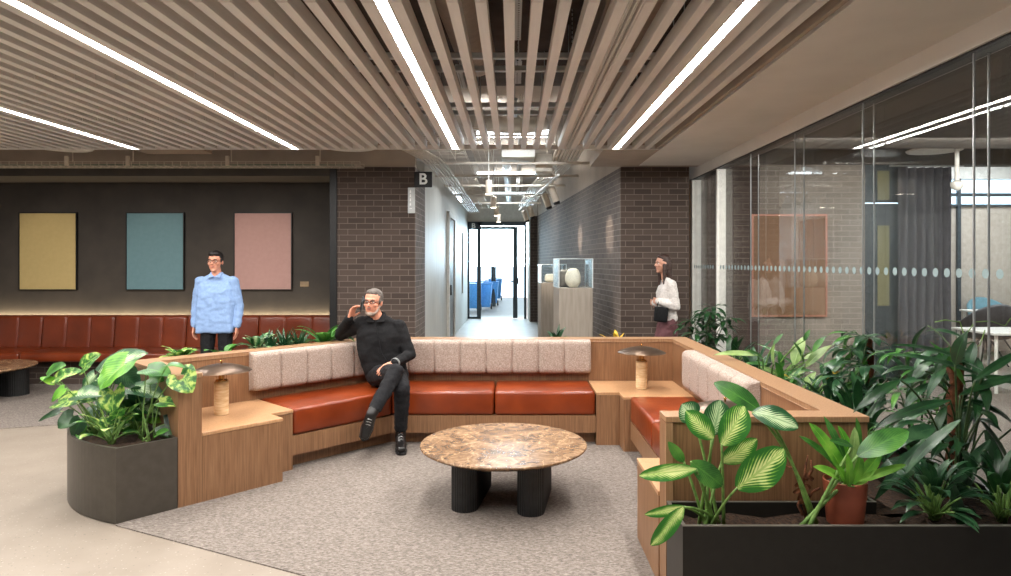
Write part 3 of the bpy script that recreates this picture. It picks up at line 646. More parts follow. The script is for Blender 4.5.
def stone(c_, r_, mat, nm, lab, seed, slot=False):
    m = MB(); b = bmesh.new(); bmesh.ops.create_icosphere(b, subdivisions=4, radius=1); b.verts.index_update()
    vs = []
    for v in b.verts:
        q = v.co.copy(); k = 1+.05*math.sin(q.x*3+seed)+.04*math.sin(q.z*5+seed*2)
        q = V((math.copysign(abs(q.x)**.66, q.x), math.copysign(abs(q.y)**.66, q.y), math.copysign(abs(q.z)**.66, q.z)))*k
        vs.append(V(c_)+V((q.x*r_[0], q.y*r_[1], q.z*r_[2])))
    m._add(vs, [[v.index for v in f.verts] for f in b.faces], True); b.free(); m.build(nm, mat, sharp=0, label=lab, cat='sculpture')
stone((cc.x+.0, cc.y-.05, 1.255+.125), (.108, .09, .125), M['stone_cream'], 'carved_stone', 'rounded cream stone sculpture in the nearer glass case', 1)
stone((cc.x-.09, cc.y+.13, 1.255+.12), (.1, .07, .12), M['stone_grey'], 'carved_stone', 'grey brown stone behind the cream one in the nearer glass case', 3)
cc = pedestal(.475, 11.1, .42, .45, 1.25, .31, 'slimmer pedestal with a glass case further down the corridor', None, None)
stone((cc.x-.02, cc.y-.05, 1.252+.075), (.1, .09, .075), M['stone_cream'], 'carved_stone', 'low cream stone sculpture in the further glass case', 5)
# ================================================================ bench in the alcove
def channel(mb, p0, p1, inw, z0, z1, th, nseg, pinch=.012, rnd=.035, mi=0, bulge=.0, lean=0.0):
    """upholstered back running p0->p1 (plan), front face offset th towards inw, channel seams every length/nseg"""
    p0, p1, inw = V((*p0, 0)), V((*p1, 0)), V((*inw, 0)).normalized(); L = p1-p0
    prof = []                                     # (depth from back 0..th, z) closed, back lower corner first
    h = z1-z0; k = 5
    def corner(cx, cz, a0):
        for i in range(k+1):
            a = a0+PI/2*i/k; prof.append((cx+rnd*math.cos(a), cz+rnd*math.sin(a)))
    prof.append((0, 0))
    corner(th-rnd, rnd, -PI/2)
    for i in range(1, 6): prof.append((th, rnd+(h-2*rnd)*i/6))
    corner(th-rnd, h-rnd, 0); prof.append((0, h))
    ts = []
    for s in range(nseg):
        for q in (0, .02, .045, .08, .14, .3, .5, .7, .86, .92, .955, .98): ts.append((s+q)/nseg)
    ts.append(1.0)
    rows = []
    for t in ts:
        f = (t*nseg) % 1.0 if t < 1 else 0; f = min(f, 1-f)
        pn = pinch*(1-min(1, f/.09))**1.4+ .1*pinch*(1-min(1, f/.5))**2
        if t == 0 or t == 1: pn = pinch*1.5
        row = []
        for (d, z) in prof:
            dd = max(0, d-pn) if d > 0 else 0
            zz = z if d == 0 else (z+ (pn*.6 if z < h*.3 else (-pn*.6 if z > h*.7 else 0)))
            row.append(p0+L*t+inw*(dd+lean*(1-zz/h))+V((0, 0, z0+zz)))
        rows.append(row)
    mb.grid(rows, mi=mi)
    for r_, rev in ((rows[0], 0), (rows[-1], 1)):
        mb._add(r_[::-1] if rev else r_, [list(range(len(r_)))], False, mi)
bench = empty('leather_bench', (-6, 8.95, 0), label='long brown leather bench against the dark alcove wall', cat='bench')
m = MB(); m.box(-9.88, -2.38, 8.69, 9.34, .006, .30); m.build('plinth', M['brick_x'], bench)
bx = [-10.05+.97*i for i in range(20)]
edges = [x for x in [-9.66, -8.70, -7.745, -6.79, -5.83, -4.876, -3.92, -2.965] if 1]
ux = [xp(p, 9.12) for p in (-100, -30, 41.5, 114, 186, 258)]+[-2.39]
ux = [-9.86]+[x for x in ux if x > -9.8]
for a, b_ in zip(ux, ux[1:]):
    m = MB(); channel(m, (a+.004, 9.3), (b_-.004, 9.3), (0, -1), .40, .862, .16, max(1, round((b_-a)/.325)), .012, .04, lean=.05)
    m.build('backrest', M['leather_dark'], bench)
su = [-9.86, xp(18, 8.5), xp(210, 8.5), -2.39]
for a, b_ in zip(su, su[1:]):
    m = MB(); m.box(a+.003, b_-.003, 8.5, 9.18, .315, .437, .035, 4); m.build('seat', M['leather_dark'], bench)
m = MB(); m.box(-9.86, -2.40, 9.31, 9.33, .80, .81); m.build('wash_light', M['cove_led'], label='hidden warm light strip behind the bench back washing the alcove wall', cat='light strip')

# ================================================================ banquette
A0 = V((-2.167, 4.308, 0)); UA = V((.6845, .729, 0)); NA = V((-.729, .6845, 0))
def G(u, n): q = A0+UA*u+NA*n; return (q.x, q.y)
ZT, ZU = .465, .865
YF, YI, YO = 5.79, 6.36, 6.525            # seat front, upstand inner and outer face of the middle run
XR, XI, XO = .985, 1.53, 1.692            # same for the right run
def corner_n(n, y):                       # where the slanted line n meets the line y
    x = A0.x+((y-A0.y)*NA.y-n)/.729; return (x, y)
bq = empty('banquette', (-.3, 6.0, 0), label='oak banquette with orange leather seats wrapping three sides of the carpet', cat='banquette seating')
# upstand
m = MB()
m.prism([G(0, .02), G(.15, .02), G(.15, .775), corner_n(.78, YI), (XI, YI), (XI, 3.295), (XO, 3.295), (XO, YO), corner_n(.945, YO), G(0, .945)], .006, ZU-.03)
m.build('upstand', M['oak'], bq)
m = MB()
m.prism([G(-.004, -.004), G(.154, -.004), G(.154, .772), corner_n(.776, YI-.004), (XI-.004, YI-.004), (XI-.004, 3.29), (.727, 3.29), (.727, 3.16), (XO+.004, 3.16), (XO+.004, YO+.004), corner_n(.949, YO+.004), G(-.004, .949)], ZU-.028, ZU, .002, 1)
m.build('top_rail', M['oak_rail'], bq)
m = MB(); m.box(.727, XO, 3.172, 3.29, .006, ZU-.031); m.build('end_panel', M['oak'], bq)
m = MB(); m.box(.727, .76, 3.155, 3.175, .006, ZU-.03); m.build('end_trim', M['oak_rail'], bq)
m = MB(); m.prism([G(0, 0), G(.15, 0), G(.15, .02), G(0, .02)], .006, ZU-.03); m.build('end_panel', M['oak'], bq)
# side tables
def side_table(poly, base_poly, nm='side_table'):
    r = empty(nm, tuple(sum([V((*p, 0)) for p in poly], V((0, 0, 0)))/len(poly)-bq.location)); r.parent = bq
    m = MB(); m.prism(poly, ZT-.022, ZT, .0015, 1); m.build('table_top', M['oak_top'], r)
    m = MB(); m.prism(base_poly, .006, ZT-.024); m.build('cabinet', M['oak'], r)
side_table([G(.152, -.003), G(.726, -.003), G(.726, .195), G(.913, .195), G(.913, .778), G(.152, .778)],
           [G(.152, 0), G(.722, 0), G(.722, .2), G(.91, .2), G(.91, .778), G(.152, .778)])
side_table([(.726, YF-.003), (.929, YF-.003), (.929, 5.587), (XI-.002, 5.587), (XI-.002, YI-.002), (.726, YI-.002)],
           [(.728, YF), (.932, YF), (.932, 5.59), (XI-.002, 5.59), (XI-.002, YI-.002), (.728, YI-.002)])
side_table([(.719, 3.292), (XI-.002, 3.292), (XI-.002, 3.853), (.719, 3.853)], [(.722, 3.292), (XI-.002, 3.292), (XI-.002, 3.85), (.722, 3.85)])
# seat boxes and kickboards
c1 = corner_n(.205, YF+.006); k1 = corner_n(.305, 5.90)
m = MB(); m.prism([G(.912, .205), c1, (.724, YF+.006), (.724, YI-.002), corner_n(.778, YI-.002), G(.912, .778)], .112, .262); m.build('seat_base', M['oak'], bq)
m = MB(); m.prism([G(.914, .305), k1, (.722, 5.90), (.722, YI-.004), corner_n(.776, YI-.004), G(.914, .776)], .006, .110); m.build('kickboard', M['oak'], bq)
m = MB(); m.box(XR+.006, XI-.002, 3.856, 5.586, .112, .262); m.build('seat_base', M['oak'], bq)
m = MB(); m.box(XR+.106, XI-.004, 3.858, 5.584, .006, .110); m.build('kickboard', M['oak'], bq)
# seat cushions
cf, ci = corner_n(.20, YF), corner_n(.776, YI-.004)
for poly in ([G(.917, .2), cf, ci, G(.917, .776)], [cf, (-.163, YF), (-.163, YI-.004), ci], [(-.157, YF), (.722, YF), (.722, YI-.004), (-.157, YI-.004)]):
    q = sum([V((*p, 0)) for p in poly], V((0, 0, 0)))/4; P2 = [tuple((q+(V((*p, 0))-q)*.9985).xy) for p in poly]
    m = MB(); m.prism(P2, .264, ZT+.008, .03, 4); m.build('seat_cushion', M['leather'], bq)
for a, b_ in ((3.858, 4.72), (4.726, 5.584)):
    m = MB(); m.box(XR, XI-.003, a, b_, .264, ZT+.008, .03, 4); m.build('seat_cushion', M['leather'], bq)
# backrests
e = corner_n(.775, YI-.003)
m = MB(); channel(m, G(.835, .776), G(2.03, .776), (-NA.x, -NA.y), .545, .862, .10, 5, .017, .04); m.build('backrest_cushion', M['boucle'], bq)
m = MB(); channel(m, (-1.235, YI-.002), (.74, YI-.002), (0, -1), .545, .862, .10, 8, .017, .04); m.build('backrest_cushion', M['boucle'], bq)
m = MB(); channel(m, (XI-.002, 4.10), (XI-.002, 5.60), (-1, 0), .545, .862, .11, 6, .017, .045); m.build('backrest_cushion', M['boucle'], bq)

# ================================================================ table lamps
def lamp_proto():
    r = empty('table_lamp')
    m = MB(); m.lathe([(.046, 0), (.051, .003), (.051, .245), (.047, .249), (.01, .25)]); m.build('base', M['travertine'], r)
    m = MB(); m.lathe([(.043, .25), (.043, .258), (.036, .262), (.02, .263), (.02, .33), (.008, .335)], n=24)
    for k in range(4):
        a = PI/4+k*PI/2; m.tube([(.038*math.cos(a), .038*math.sin(a), .255), (.038*math.cos(a), .038*math.sin(a), .335)], .0025, 6)
    m.build('neck', M['brass'], r)
    m = MB(); pr = [(.012, .378), (.05, .375), (.10, .366), (.15, .352), (.19, .337), (.212, .326), (.214, .323), (.19, .331), (.15, .346), (.10, .360), (.05, .368), (.012, .371)]
    m.lathe(pr, n=56); m.build('lamp_shade', M['bronze'], r)
    m = MB(); m.lathe([(.004, .374), (.006, .392), (.009, .397), (.004, .404)], n=16); m.build('finial', M['brass'], r)
    return r
lp = lamp_proto()
for i, (x, y, lb) in enumerate([(-2.168, 4.95, 'mushroom table lamp with travertine base on the left side table'), (1.155, 5.96, 'mushroom table lamp with travertine base on the far right corner table'), (1.15, 3.60, 'bronze shaded table lamp half hidden behind the front right divider')]):
    o = lp if i == 0 else copy_tree(lp); o.location = (x, y, ZT+.001); tag(o, lb, 'table lamp', 'mushroom table lamps')

# ================================================================ coffee tables
def coffee_table(loc, rz, lab, R_=.56, L=.62, off=.215, wd=.175):
    r = empty('coffee_table', (*loc, .006), rz, label=lab, cat='coffee table', group='round marble coffee tables')
    m = MB(); m.lathe([(.02, .345), (R_-.03, .345), (R_-.002, .362), (R_, .368), (R_-.003, .374), (.02, .374)], n=96); m.build('table_top', M['marble'], r, world=False)
    for s in (-1, 1):
        pts = []; hw = wd/2; hl = L/2-hw
        nfl = 84; per = 4*hl+2*PI*hw
        for i in range(nfl*2):
            t = per*i/(nfl*2); 
            if t < 2*hl: x, y, nx, ny = hw, -hl+t, 1, 0
            elif t < 2*hl+PI*hw: a = (t-2*hl)/hw; x, y, nx, ny = hw*math.cos(a), hl+hw*math.sin(a), math.cos(a), math.sin(a)
            elif t < 4*hl+PI*hw: x, y, nx, ny = -hw, hl-(t-2*hl-PI*hw), -1, 0
            else: a = PI+(t-4*hl-PI*hw)/hw; x, y, nx, ny = hw*math.cos(a), -hl+hw*math.sin(a), math.cos(a), math.sin(a)
            k = .0035 if i % 2 else 0
            pts.append((s*off+x-nx*k, y-ny*k))
        m = MB(); m.prism(pts, 0, .344); m.build('leg', M['fluted'], r, world=False, sharp=20)
coffee_table((-.062, 4.49), -math.radians(9), 'round brown marble coffee table with two black fluted legs on the carpet')
coffee_table((-6.27, 7.76), math.radians(82), 'brown marble coffee table partly cut off at the left edge, by the bench', .6, .8, .27, .26)

# ================================================================ planters
pl = empty('bow_planter', (*G(-.2, .47), 0), label='dark grey metal planter with a bowed end at the left end of the banquette', cat='planter')
def bow(inset=0):
    pts = [G(-.004-inset, inset)]
    rows = []
    c0, c1_, mid = (-.36, 0), (-.38, .945), (-.47, .46)
    n = 22
    for i in range(n+1):
        t = i/n; u = (1-t)**2*c0[0]+2*t*(1-t)*(2*mid[0]-.5*(c0[0]+c1_[0]))+t*t*c1_[0]; nn = inset+(.945-2*inset)*t
        pts.append(G(u+inset, nn))
    pts.append(G(-.004-inset, .945-inset)); return pts
o_ = bow(); i_ = bow(.018)
def ring(mb, outer, inner, z0, z1):
    n = len(outer)
    vs = [V((*p, z0)) for p in outer]+[V((*p, z1)) for p in outer]+[V((*p, z0)) for p in inner]+[V((*p, z1)) for p in inner]
    fs = []
    for i in range(n):
        j = (i+1) % n
        fs += [[i, j, n+j, n+i], [n+i, n+j, 3*n+j, 3*n+i], [3*n+i, 3*n+j, 2*n+j, 2*n+i], [i, j, 2*n+j, 2*n+i]]
    mb._add(vs, fs)
m = MB(); ring(m, o_, i_, .006, ZT); m.build('shell', M['planter_metal'], pl, sharp=25)
m = MB(); m.prism([G(-.362, -.0015), G(-.325, -.0015), G(-.325, 0), G(-.362, 0)], .006, ZT); m.build('corner_strip', M['planter_metal'], pl)
def soilbed(mb, poly, z, amp=.02, seed=0):
    n = 26; xs = [p[0] for p in poly]; ys = [p[1] for p in poly]
    cx, cy = sum(xs)/len(xs), sum(ys)/len(ys); rows = []
    for k in range(9):
        f = k/8; row = []
        for p in poly+[poly[0]]:
            x, y = cx+(p[0]-cx)*f, cy+(p[1]-cy)*f
            row.append(V((x, y, z+amp*(1-f**4)*(.6+.4*math.sin(x*23+seed)*math.cos(y*19)))))
        rows.append(row)
    mb.grid(rows)
m = MB(); soilbed(m, i_, ZT-.05); m.build('soil', M['soil'], pl, sharp=0, kind='stuff')
# right L-shaped planter
pr_ = empty('trough_planter', (1.8, 3.0, 0), label='long black metal trough planter across the bottom right, full of plants', cat='planter')
Y0, Y1 = 2.85, 3.135
m = MB()
ox = [(.729, Y0), (2.40, Y0), (2.40, 8.4), (1.70, 8.4), (1.70, Y1+.015), (.729, Y1+.015)]
ix = [(.745, Y0+.016), (2.385, Y0+.016), (2.385, 8.385), (1.715, 8.385), (1.715, Y1), (.745, Y1)]
ring(m, ox, ix, .006, ZT); m.build('shell', M['trough_metal'], pr_, sharp=25)
m = MB(); ring(m, ox, ix, ZT, ZT+.004); m.build('rim', M['trough_rim_lit'], pr_, sharp=25)
m = MB(); n = 30
m.grid([[V((.745+1.64*i/n, Y0+.016+(Y1-Y0-.016)*j/6, ZT-.06+.02*math.sin(i*2.1+j)*math.cos(j*1.7+i))) for i in range(n+1)] for j in range(7)])
m.grid([[V((1.715+.67*i/8, Y1+(8.38-Y1)*j/60, ZT-.06+.02*math.sin(i*2.1+j)*math.cos(j*1.7+i))) for i in range(9)] for j in range(61)])
m.build('soil', M['soil'], pr_, sharp=0, kind='stuff')
# troughs behind the left and middle upstand
bt = empty('trough_planter', (-1.9, 6.6, 0), label='narrow trough behind the left upstand holding small plants', cat='planter')
m = MB(); P4 = [G(.3, .965), G(2.1, .965), G(2.1, 1.2), G(.3, 1.2)]; P5 = [G(.315, .98), G(2.085, .98), G(2.085, 1.185), G(.315, 1.185)]
ring(m, P4, P5, .006, .80); m.build('shell', M['planter_metal'], bt); m = MB(); m.prism(P5, .5, .76); m.build('soil', M['soil'], bt, kind='stuff')
bt = empty('trough_planter', (.3, 6.7, 0), label='narrow trough behind the middle upstand, only its plant tips showing', cat='planter')
m = MB(); P4 = [(-.9, 6.55), (1.65, 6.55), (1.65, 6.8), (-.9, 6.8)]; P5 = [(-.885, 6.565), (1.635, 6.565), (1.635, 6.785), (-.885, 6.785)]
ring(m, P4, P5, .006, .76); m.build('shell', M['planter_metal'], bt); m = MB(); m.prism(P5, .5, .72); m.build('soil', M['soil'], bt, kind='stuff')
# terracotta pot
pp = at(846, 526, 2.99); pp.z = .415
pot = empty('terracotta_pot', (pp.x, 3.0, .415), label='terracotta pot standing in the black trough planter', cat='pot')
m = MB(); m.lathe([(.06, 0), (.077, .002), (.093, .186), (.093, .194), (.086, .196), (.08, .17), (.01, .165)], (pp.x, 3.0, .425), 40); m.build('body', M['terracotta'], pot)
m = MB(); m.lathe([(.082, .176), (.04, .184), (.004, .186)], (pp.x, 3.0, .425), 24); m.build('soil', M['soil'], pot, kind='stuff')
# ================================================================ plants
def prof_w(shape, t):
    if shape == 'heart': return (1.0 if t > .18 else (.62+.38*math.sin(t/.18*PI/2)))*max(0, (1-t**2.0))**.75 if t > 0 else .55
    if shape == 'lance': return max(0, math.sin(PI*min(1, (t+.02)**.85)))**.8 if t < .99 else 0
    if shape == 'oval': return max(0, math.sin(PI*(t*.97+.02)))**.62
    if shape == 'strap': return min(1, (t+.12)*3)*max(0, 1-t**5)**.8
    if shape == 'sword': return min(1, (.35+t*2))*max(0, 1-t**2.2)
    return 1
def leaf(mb, p0, d, up, L, W, shape='lance', droop=.35, fold=.18, wave=.0, n=9, seed=0):
    """blade from p0 along d, normal up, drooping towards the tip"""
    d = V(d).normalized(); up = V(up); up = (up-d*up.dot(d)); up = up.normalized() if up.length > 1e-4 else d.orthogonal().normalized()
    side = d.cross(up).normalized(); p = V(p0); rows = []; cd = d.copy(); cu = up.copy()
    back = .22*W if shape == 'heart' else 0
    for i in range(n+1):
        t = i/n; w = W/2*prof_w(shape, t)
        row = []
        for j in range(-3, 4):
            s_ = j/3; z = abs(s_)*fold*w*2*.5-(abs(s_)**2)*fold*w*.3
            wv = wave*W*math.sin(t*11+j*1.3+seed)*abs(s_)
            q = p+side*(s_*w)+cu*(z+wv)
            if shape == 'heart' and t < .25: q -= cd*back*abs(s_)**1.0*(1-t/.25)
            row.append(q)
        rows.append(row)
        a = droop*(1.4*t+.3)/n*1.6
        M3 = Matrix.Rotation(-a, 3, side); cd = (M3@cd).normalized(); cu = (M3@cu).normalized()
        p = p+cd*(L/n)
    mb.grid(rows, uvs=lambda a_, b_: (b_/6, a_/n))
def arc(p0, p1, sag=.1, n=7, up=V((0, 0, 1))):
    p0, p1 = V(p0), V(p1); return [p0.lerp(p1, t)+up*(sag*4*t*(1-t)) for t in [i/n for i in range(n+1)]]
def plant(name, loc, lab, cat='plant', group=None): return empty(name, tuple(loc), label=lab, cat=cat, group=group)
def finish(r, leafs, stem, lm, sm='stem_green'):
    if isinstance(lm, str): leafs.build('foliage', M[lm], r, sharp=None)
    if stem is not None: stem.build('stem', M[sm], r, sharp=None)

def rosette(name, loc, lab, n, L, W, lm, shape='lance', pet=.1, tilt=(20, 75), droop=.6, seed=1, sm='stem_green', fold=.2, az=(0, 360), zc=0, group=None, wave=0, cat='plant', clampx=None):
    rr = random.Random(seed); r = plant(name, loc, lab, cat, group); lf, st = MB(), MB(); loc = V(loc)
    k = 0; tries = 0
    while k < n and tries < n*6:
        tries += 1
        a = math.radians(az[0]+(az[1]-az[0])*((k*.618+rr.uniform(-.06, .06)) % 1)); ti = math.radians(tilt[0]+(tilt[1]-tilt[0])*((k+.5)/n)+rr.uniform(-7, 7))
        d = V((math.cos(a)*math.sin(ti), math.sin(a)*math.sin(ti), math.cos(ti)))
        l = L*rr.uniform(.75, 1.12); pt = pet*rr.uniform(.7, 1.3)
        base = loc+V((rr.uniform(-.015, .015), rr.uniform(-.015, .015), zc*k/n)); q = base+d*pt+V((0, 0, pt*.25))
        if clampx and not (clampx[0] < (q+d*l*.8).x < clampx[1]): continue
        k += 1
        if pet > .02: st.tube(arc(base, q, pt*.08, 4), [.004]*5, 5)
        dl = (d+V((0, 0, -.15))).normalized()
        up = V((0, 0, 1)) if ti > .5 else V((-math.cos(a), -math.sin(a), .6))
        leaf(lf, q, dl, up, l, W*rr.uniform(.85, 1.1), shape, droop*rr.uniform(.6, 1.3), fold, wave, seed=k)
    if pet <= .02: st.tube([loc-V((0, 0, .03)), loc+V((0, 0, .03))], .012, 6)
    finish(r, lf, st, lm, sm); return r

# --- plants in the bow planter: leaves listed by where they show (x, y of the stalk end, x, y of the tip, width) and their depth
WK = 1.3
def listed(name, root, lab, items, lms, dep, scale, org, shape='heart', sm='stem_green', face=V((0, -.55, .8)), droop=.25, fold=.25, stemr=.004, seed=3, wave=.02, cat='plant', sagk=.12, group=None, wk=1.3):
    rr = random.Random(seed); root = V(root); r = plant(name, root, lab, cat, group)
    by = {}; st = MB()
    for i, it in enumerate(items):
        x0, y0, x1, y1, w = it[:5]; lmn = it[5] if len(it) > 5 and it[5] else lms[i % len(lms)]; dd = dep+(it[6] if len(it) > 6 else rr.uniform(-.16, .16))
        p0 = at(org[0]+x0/scale, org[1]+y0/scale, dd); p1 = at(org[0]+x1/scale, org[1]+y1/scale, dd-rr.uniform(-.02, .09))
        sh = it[7] if len(it) > 7 else shape
        W = w/scale/F*dd*wk; L = (p1-p0).length*1.08
        fn = (face+V((rr.uniform(-.35, .35), rr.uniform(-.2, .2), rr.uniform(-.2, .2))))
        mb = by.setdefault(lmn, MB()); leaf(mb, p0, p1-p0+V((0, 0, .12*L)), fn, L, W, sh, droop, fold, wave, n=10, seed=i)
        b0_ = root+V((rr.uniform(-.06, .06), rr.uniform(-.05, .05), 0)); st.tube(arc(b0_, p0, (p0-b0_).length*sagk, 8), [stemr*1.25, stemr*1.2, stemr*1.1, stemr, stemr, stemr, stemr*.9, stemr*.85, stemr*.8], 6)
    for k, mb in by.items(): mb.build('foliage', M[k], r, sharp=None)
    st.build('stem', M[sm], r, sharp=None); return r
O7, S7 = (20, 330), 2.88
pc = V((*G(-.2, .45), ZT-.04))
listed('pothos_plant', V((*G(-.12, .25), ZT-.04)), 'variegated heart leaved plant on the right of the bow planter', [
    (330, 168, 405, 196, 46, 'leaf_vein_dark'), (365, 112, 425, 132, 40, 'leaf_mid'), (372, 140, 408, 148, 28, 'leaf_mid'), (462, 128, 488, 178, 50, 'leaf_blotch'),
    (402, 208, 464, 218, 28, 'leaf_blotch'), (345, 222, 402, 244, 34, 'leaf_vein_dark'), (415, 272, 468, 302, 42, 'leaf_dark'), (322, 244, 352, 262, 26, 'leaf_mid'),
    (300, 300, 345, 320, 24, 'leaf_mid'), (380, 250, 420, 262, 26, 'leaf_bright'), (425, 100, 470, 108, 18, 'leaf_mid'), (350, 285, 330, 315, 22, 'leaf_blotch'), (395, 300, 425, 290, 20, 'leaf_mid')],
    ['leaf_mid'], 4.45, S7, O7, seed=5, wk=1.75)
rosette('pothos_plant', (*G(-.1, .5), ZT-.04), 'leafy heart leaved plant at the back of the bow planter, against the wood', 20, .13, .11, 'leaf_deep', 'heart', .17, (8, 62), .5, seed=91)
rosette('pothos_plant', (*G(-.3, .3), ZT-.04), 'low mottled heart leaved plant at the front rim of the bow planter', 16, .11, .095, 'leaf_blotch', 'heart', .13, (15, 70), .5, seed=92)
listed('philodendron', V((*G(-.26, .6), ZT-.04)), 'large leaved green plant on the left of the bow planter', [
    (235, 128, 352, 72, 70, 'leaf_vein_dark', .12), (300, 100, 232, 166, 88, 'leaf_bright', -.1), (180, 108, 224, 74, 36, 'leaf_blotch'), (78, 132, 122, 104, 40, 'leaf_mid'),
    (102, 140, 166, 122, 28, 'leaf_blotch'), (100, 152, 58, 138, 18, 'leaf_bright'), (128, 168, 92, 206, 18, 'leaf_bright'), (116, 234, 52, 264, 18, 'leaf_dark'),
    (110, 208, 205, 206, 40, 'leaf_blotch'), (152, 250, 112, 282, 34, 'leaf_dark'), (165, 186, 232, 190, 38, 'leaf_vein_dark'), (270, 178, 262, 238, 58, 'leaf_blotch', -.15),
    (175, 262, 152, 306, 32, 'leaf_dark'), (198, 290, 245, 312, 34, 'leaf_mid'), (238, 312, 278, 284, 36, 'leaf_mid'), (190, 250, 235, 268, 30, 'leaf_vein_dark'),
    (285, 120, 335, 168, 44, 'leaf_deep', .15), (182, 282, 168, 320, 18, 'leaf_bright'), (215, 130, 180, 180, 34, 'leaf_vein_dark'), (250, 220, 300, 240, 36, 'leaf_deep'), (215, 215, 262, 232, 34, 'leaf_deep', .2),
    (280, 265, 312, 300, 30, 'leaf_mid'), (225, 250, 205, 285, 30, 'leaf_deep', .2)],
    ['leaf_mid'], 4.5, S7, O7, seed=9, wk=1.75)

# --- behind the left upstand
rosette('trailing_plant', (*G(.42, 1.08), .80), 'low variegated trailing plant behind the left upstand', 20, .13, .09, 'leaf_blotch', 'heart', .06, (38, 86), seed=3)
rosette('small_leafy_plant', (*G(.74, 1.06), .79), 'single round dark leaf clump behind the upstand by the lamp', 9, .15, .11, 'leaf_mid', 'oval', .04, (30, 85), seed=5)
rosette('silver_plant', (*G(1.05, 1.07), .80), 'small silvery mottled plant behind the left backrest', 16, .15, .08, 'leaf_vein_dark', 'oval', .06, (10, 80), seed=6)
for i, (u, lb) in enumerate(((1.16, 'left'), (1.30, 'middle'), (1.43, 'right'))):
    rosette('haworthia_plant', (*G(u, 1.05), .80), f'{lb} one of three spiky dark succulents behind the left backrest', 24, .24, .042, 'leaf_deep', 'sword', .0, (8, 65), .2, seed=11+i, group='spiky succulents')
rosette('strap_leaf_plant', (*G(1.70, 1.06), .80), 'bright strap leaved plant behind the left backrest beside the seated man', 14, .34, .075, 'leaf_mid', 'strap', .03, (15, 72), .9, seed=14)
# --- behind the middle upstand
rosette('small_fern', (.44, 6.68, .74), 'small dark fern in front of the stone pedestals', 20, .19, .04, 'leaf_deep', 'lance', .03, (5, 65), .5, seed=21)
rosette('yellow_tip_plant', (1.06, 6.68, .71), 'yellow green leaf tips just over the rail, left of the far corner lamp', 14, .2, .05, 'leaf_yellow', 'lance', .03, (15, 65), .5, seed=22)

# --- right planter, far end to near
def umbrella_plant(name, root, lab, heads, lm, seed=1, L=.2, W=.05, n=8, sm='stem_dark', r0=.008):
    """stems topped by palmate heads of drooping leaflets; heads = list of world points"""
    rr = random.Random(seed); root = V(root); r = plant(name, root, lab); lf, st = MB(), MB()
    for h in heads:
        h = V(h); b0_ = root+V((rr.uniform(-.04, .04), rr.uniform(-.05, .05), 0)); st.tube(arc(b0_, h, .05, 6), [r0, r0*.9, r0*.8, r0*.7, r0*.6, r0*.5, r0*.5], 6)
        a0 = rr.uniform(0, 6)
        for k in range(n):
            a = a0+2*PI*k/n+rr.uniform(-.15, .15); d = V((math.cos(a), math.sin(a), rr.uniform(-.15, .45)))
            leaf(lf, h+d*.02, d, (0, 0, 1), L*rr.uniform(.8, 1.1), W, 'lance', .75, .25, seed=k)
    finish(r, lf, st, lm, sm)
rr = random.Random(4)
def heads(n, x, y, z0, z1, sx, sy, rr=rr): return [(x+rr.uniform(-sx, sx), y+rr.uniform(-sy, sy), z0+(z1-z0)*(i+.5)/n) for i in range(n)]
umbrella_plant('fatsia_plant', (2.03, 7.0, .42), 'dark fingered plant at the far end of the trough beside the post', heads(17, 1.98, 6.9, .72, 1.13, .2, .3), 'leaf_dark', 5, .2, .05, 8)
rosette('dark_aglaonema', (2.05, 6.3, .44), 'dark glossy broad plant behind the right divider, past the pale one', 28, .25, .06, 'leaf_dark', 'lance', .22, (12, 66), .6, seed=31, clampx=(1.66, 2.38))
# listed pale plant (crop [690,300] scale 5.617)
listed('pale_aglaonema', (1.98, 5.35, .44), 'pale silvery green broad leaved plant over the right divider', [
    (585, 365, 630, 205, 62, 'leaf_pale'), (650, 375, 780, 255, 50, 'leaf_pale'), (380, 310, 150, 308, 34, 'leaf_pale'), (590, 370, 390, 240, 26, 'leaf_mid'), (470, 360, 455, 262, 26, 'leaf_pale'),
    (640, 350, 600, 240, 24, 'leaf_mid'), (690, 290, 755, 205, 34, 'leaf_mid'), (640, 230, 672, 170, 20, 'leaf_mid'), (500, 420, 395, 380, 24, 'leaf_pale'), (430, 360, 310, 360, 24, 'leaf_mid'),
    (470, 250, 520, 190, 20, 'leaf_mid'), (560, 400, 700, 400, 30, 'leaf_mid'), (550, 440, 640, 400, 34, 'leaf_pale'), (520, 380, 500, 290, 26, 'leaf_mid'), (410, 330, 330, 285, 26, 'leaf_mid'), (700, 330, 660, 250, 26, 'leaf_mid'),
    (540, 430, 490, 400, 14, 'leaf_yellow'), (560, 440, 530, 420, 16, 'leaf_yellow'), (600, 400, 560, 330, 30, 'leaf_mid'), (640, 330, 720, 300, 28, 'leaf_pale')],
    ['leaf_mid'], 5.1, 5.617, (690, 300), 'lance', droop=.3, seed=41, stemr=.006, face=V((-.1, -.5, .8)))
rosette('green_aglaonema', (2.0, 4.9, .44), 'mid green bushy plant right of the pale leaved one', 34, .24, .05, 'leaf_mid', 'lance', .18, (10, 70), .6, seed=33, clampx=(1.66, 2.38))
rosette('dark_aglaonema', (2.05, 5.7, .44), 'dark green bushy plant behind the pale leaved one', 32, .24, .055, 'leaf_deep', 'lance', .2, (10, 62), .6, seed=34, clampx=(1.66, 2.38))
